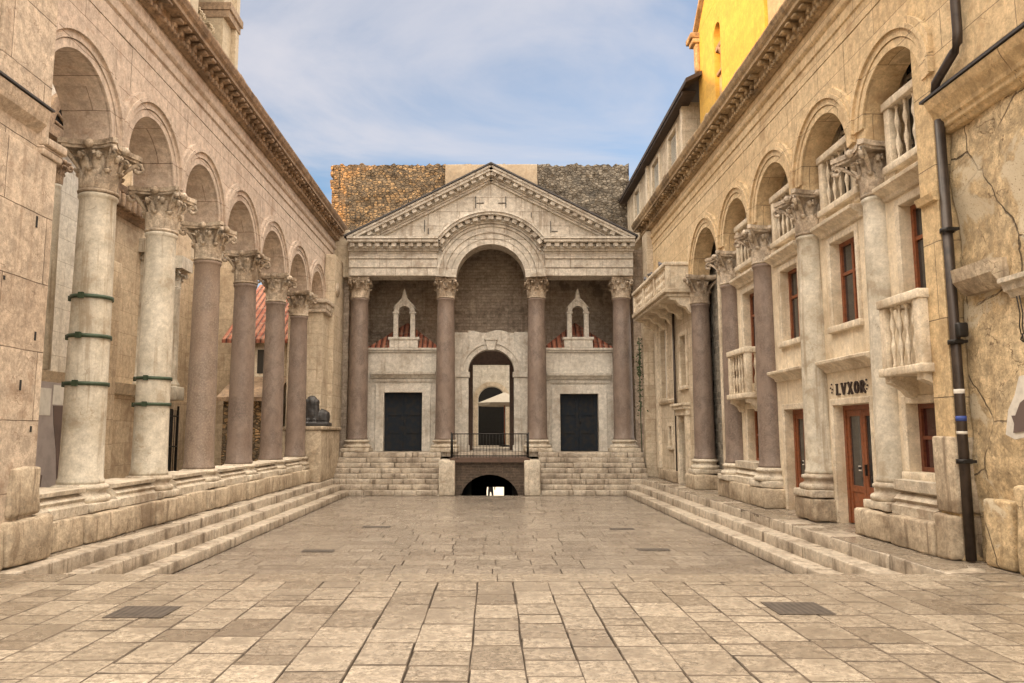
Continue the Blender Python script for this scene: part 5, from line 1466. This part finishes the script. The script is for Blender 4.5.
t = thing('downspout', 'dark metal downspout with white stickers running down beside the golden pier', 'drainpipe', (6.4, 10.5, 0))
m = MB()
m.tube([(6.5, 10.56, 0.02), (6.5, 10.56, 2.2), (6.5, 10.56, 6.24)], .066, 12); m.tube([(6.38, 10.42, 6.58), (6.36, 10.36, 6.7), (6.34, 9.86, 6.92), (6.34, 9.78, 7.0), (6.34, 9.76, 7.15), (6.34, 9.76, 15)], .062, 12); m.build('pipe', M['pipe'], t)
for z in (1.35, 3.0, 4.6):
    m = MB(); m.lathe([(.086, z - .03), (.1, z - .03), (.1, z + .03), (.086, z + .03)], 6.5, 10.56, 12, cap=False); m.box(6.44, 6.6, 10.44, 10.52, z - .02, z + .02); m.build('bracket', M['iron'], t)
m = MB(); m.lathe([(.0675, 1.72), (.0695, 1.72), (.0695, 1.76), (.0675, 1.76)], 6.5, 10.56, 12, cap=False); m.build('white_sticker', M['paper'], t)
m = MB(); m.lathe([(.0675, 2.28), (.0695, 2.30), (.0695, 2.34), (.0675, 2.34)], 6.5, 10.56, 12, cap=False); m.build('white_sticker', M['paper'], t)
m = MB(); m.lathe([(.0675, 1.90), (.069, 1.90), (.069, 1.97), (.0675, 1.97)], 6.5, 10.56, 12, cap=False); m.build('blue_sticker', M['blue_sticker'], t)
m = MB(); m.rbox(6.42, 6.57, 10.35, 10.44, 3.05, 3.25, .03, .005, .1); m.build('junction_box', M['iron'], t)

m = MB()
m.prism([(9.52, 1.72), (9.36, 1.66), (9.1, 1.7), (8.9, 2.0), (8.95, 2.45), (9.2, 2.42), (9.3, 2.2), (9.44, 2.02)], 'x', 6.40, 6.43)
t = thing('torn_poster', 'torn white poster with a dark curl on the wall at the right edge', 'poster', (6.4, 9.2, 1.7))
m.build('sheet', M['paper'], t)
m = MB(); m.prism([(9.36, 1.74), (9.15, 1.76), (8.95, 2.0), (9.0, 2.2), (9.2, 2.1), (9.3, 1.95), (9.37, 1.95), (9.33, 1.85)], 'x', 6.385, 6.397); m.build('dark_curl', M['poster_brown'], t)

# ------------------------------------------------------------------ bevel the crisp stone meshes a little
for o in list(COL.objects):
    if o.type == 'MESH' and o.name.split('.')[0] in ('wall', 'fascia', 'door_surround', 'surround', 'pilaster', 'keystone', 'pier_wall', 'eave_moulding', 'bell_gable', 'quoin_strip', 'hood_moulding', 'cornice'):
        if len(o.data.polygons) > 6000: continue
        b_ = o.modifiers.new('bevel', 'BEVEL'); b_.width = .012; b_.segments = 1; b_.limit_method = 'ANGLE'; b_.angle_limit = R(50)

# ------------------------------------------------------------------ light
SUN_EL, SUN_AZ = 12.0, 41.0      # sun low on the left, a little behind the viewer
d = Vector((-math.cos(R(SUN_AZ)) * math.cos(R(SUN_EL)), -math.sin(R(SUN_AZ)) * math.cos(R(SUN_EL)), math.sin(R(SUN_EL))))
L = bpy.data.lights.new('sun', 'SUN'); L.energy = 2.7; L.angle = R(.5); L.color = (1.0, .54, .19)
so = bpy.data.objects.new('sun', L); COL.objects.link(so); so.rotation_euler = d.to_track_quat('Z', 'Y').to_euler()

w = bpy.data.worlds.new('World'); sc.world = w; w.use_nodes = True
nt = w.node_tree; nt.nodes.clear(); g = G(nt)
out = g.n('ShaderNodeOutputWorld'); bg = g.n('ShaderNodeBackground')
sky = g.n('ShaderNodeTexSky'); sky.sky_type = 'NISHITA'; sky.sun_disc = False
sky.sun_elevation = R(SUN_EL); sky.sun_rotation = math.atan2(d.x, d.y); sky.altitude = 10; sky.air_density = 1.0; sky.dust_density = .8; sky.ozone_density = 1.2
tc = g.n('ShaderNodeTexCoord'); dirv = tc.outputs['Generated']
sx = g.n('ShaderNodeSeparateXYZ'); g.l(dirv, sx.inputs[0])
# cloud layer: project the direction on a high plane so that streaks draw together towards the horizon
zz = g.math('ADD', g.math('MAXIMUM', sx.outputs[2], 0.0), .12)
cp = g.n('ShaderNodeCombineXYZ'); g.l(g.math('DIVIDE', sx.outputs[0], zz), cp.inputs[0]); g.l(g.math('DIVIDE', sx.outputs[1], zz), cp.inputs[1])
cn = g.noise(g.scale(cp.outputs[0], (1.0, 1.5, 1)), .75, 9, .58, .6)
cn2 = g.noise(g.scale(cp.outputs[0], (.5, 1.2, 1)), .45, 4, .5, .3)
cl = g.ramp(g.math('ADD', g.math('MULTIPLY', cn, .55), g.math('MULTIPLY', cn2, .45)), .42, .585)
# added fill light: sky brightened behind the viewer and overhead, out of view
back = g.ramp(sx.outputs[1], .4, -.3)
over = g.ramp(sx.outputs[2], .56, .85)
bright = g.math('MAXIMUM', g.math('MULTIPLY', back, .42), over)
skyc = g.mix(.15, g.mix(1.0, sky.outputs[0], (.5, .59, .68), 'MULTIPLY'), (1.25, 1.32, 1.42))
CLOUD = (2.2, 2.13, 2.24)
col = g.mix(g.math('MULTIPLY', cl, .85), skyc, CLOUD)
glow = g.mix(bright, col, g.mix(.65, col, (29.0, 25.6, 21.0)))
g.l(glow, bg.inputs[0]); bg.inputs[1].default_value = .10
g.l(bg.outputs[0], out.inputs[0])

# ------------------------------------------------------------------ camera
cam = bpy.data.cameras.new('camera'); co = bpy.data.objects.new('camera', cam); COL.objects.link(co)
F = 760.0
cam.sensor_fit = 'HORIZONTAL'; cam.sensor_width = 36.0; cam.lens = F / 1024 * 36
cam.shift_x = (512 - 491) / 1024
co.location = (0, 0, 1.75); co.rotation_euler = (PI / 2 + math.atan(90.5 / F), 0, 0)
cam.clip_start = .05; cam.clip_end = 2000
sc.camera = co
sc.render.engine = 'CYCLES'
sc.render.resolution_x = 1024; sc.render.resolution_y = 683
sc.cycles.max_bounces = 8; sc.cycles.diffuse_bounces = 5
sc.view_settings.view_transform = 'Standard'; sc.view_settings.look = 'None'; sc.view_settings.exposure = 1.85; sc.view_settings.gamma = 1.0; sc.view_settings.use_curve_mapping = False
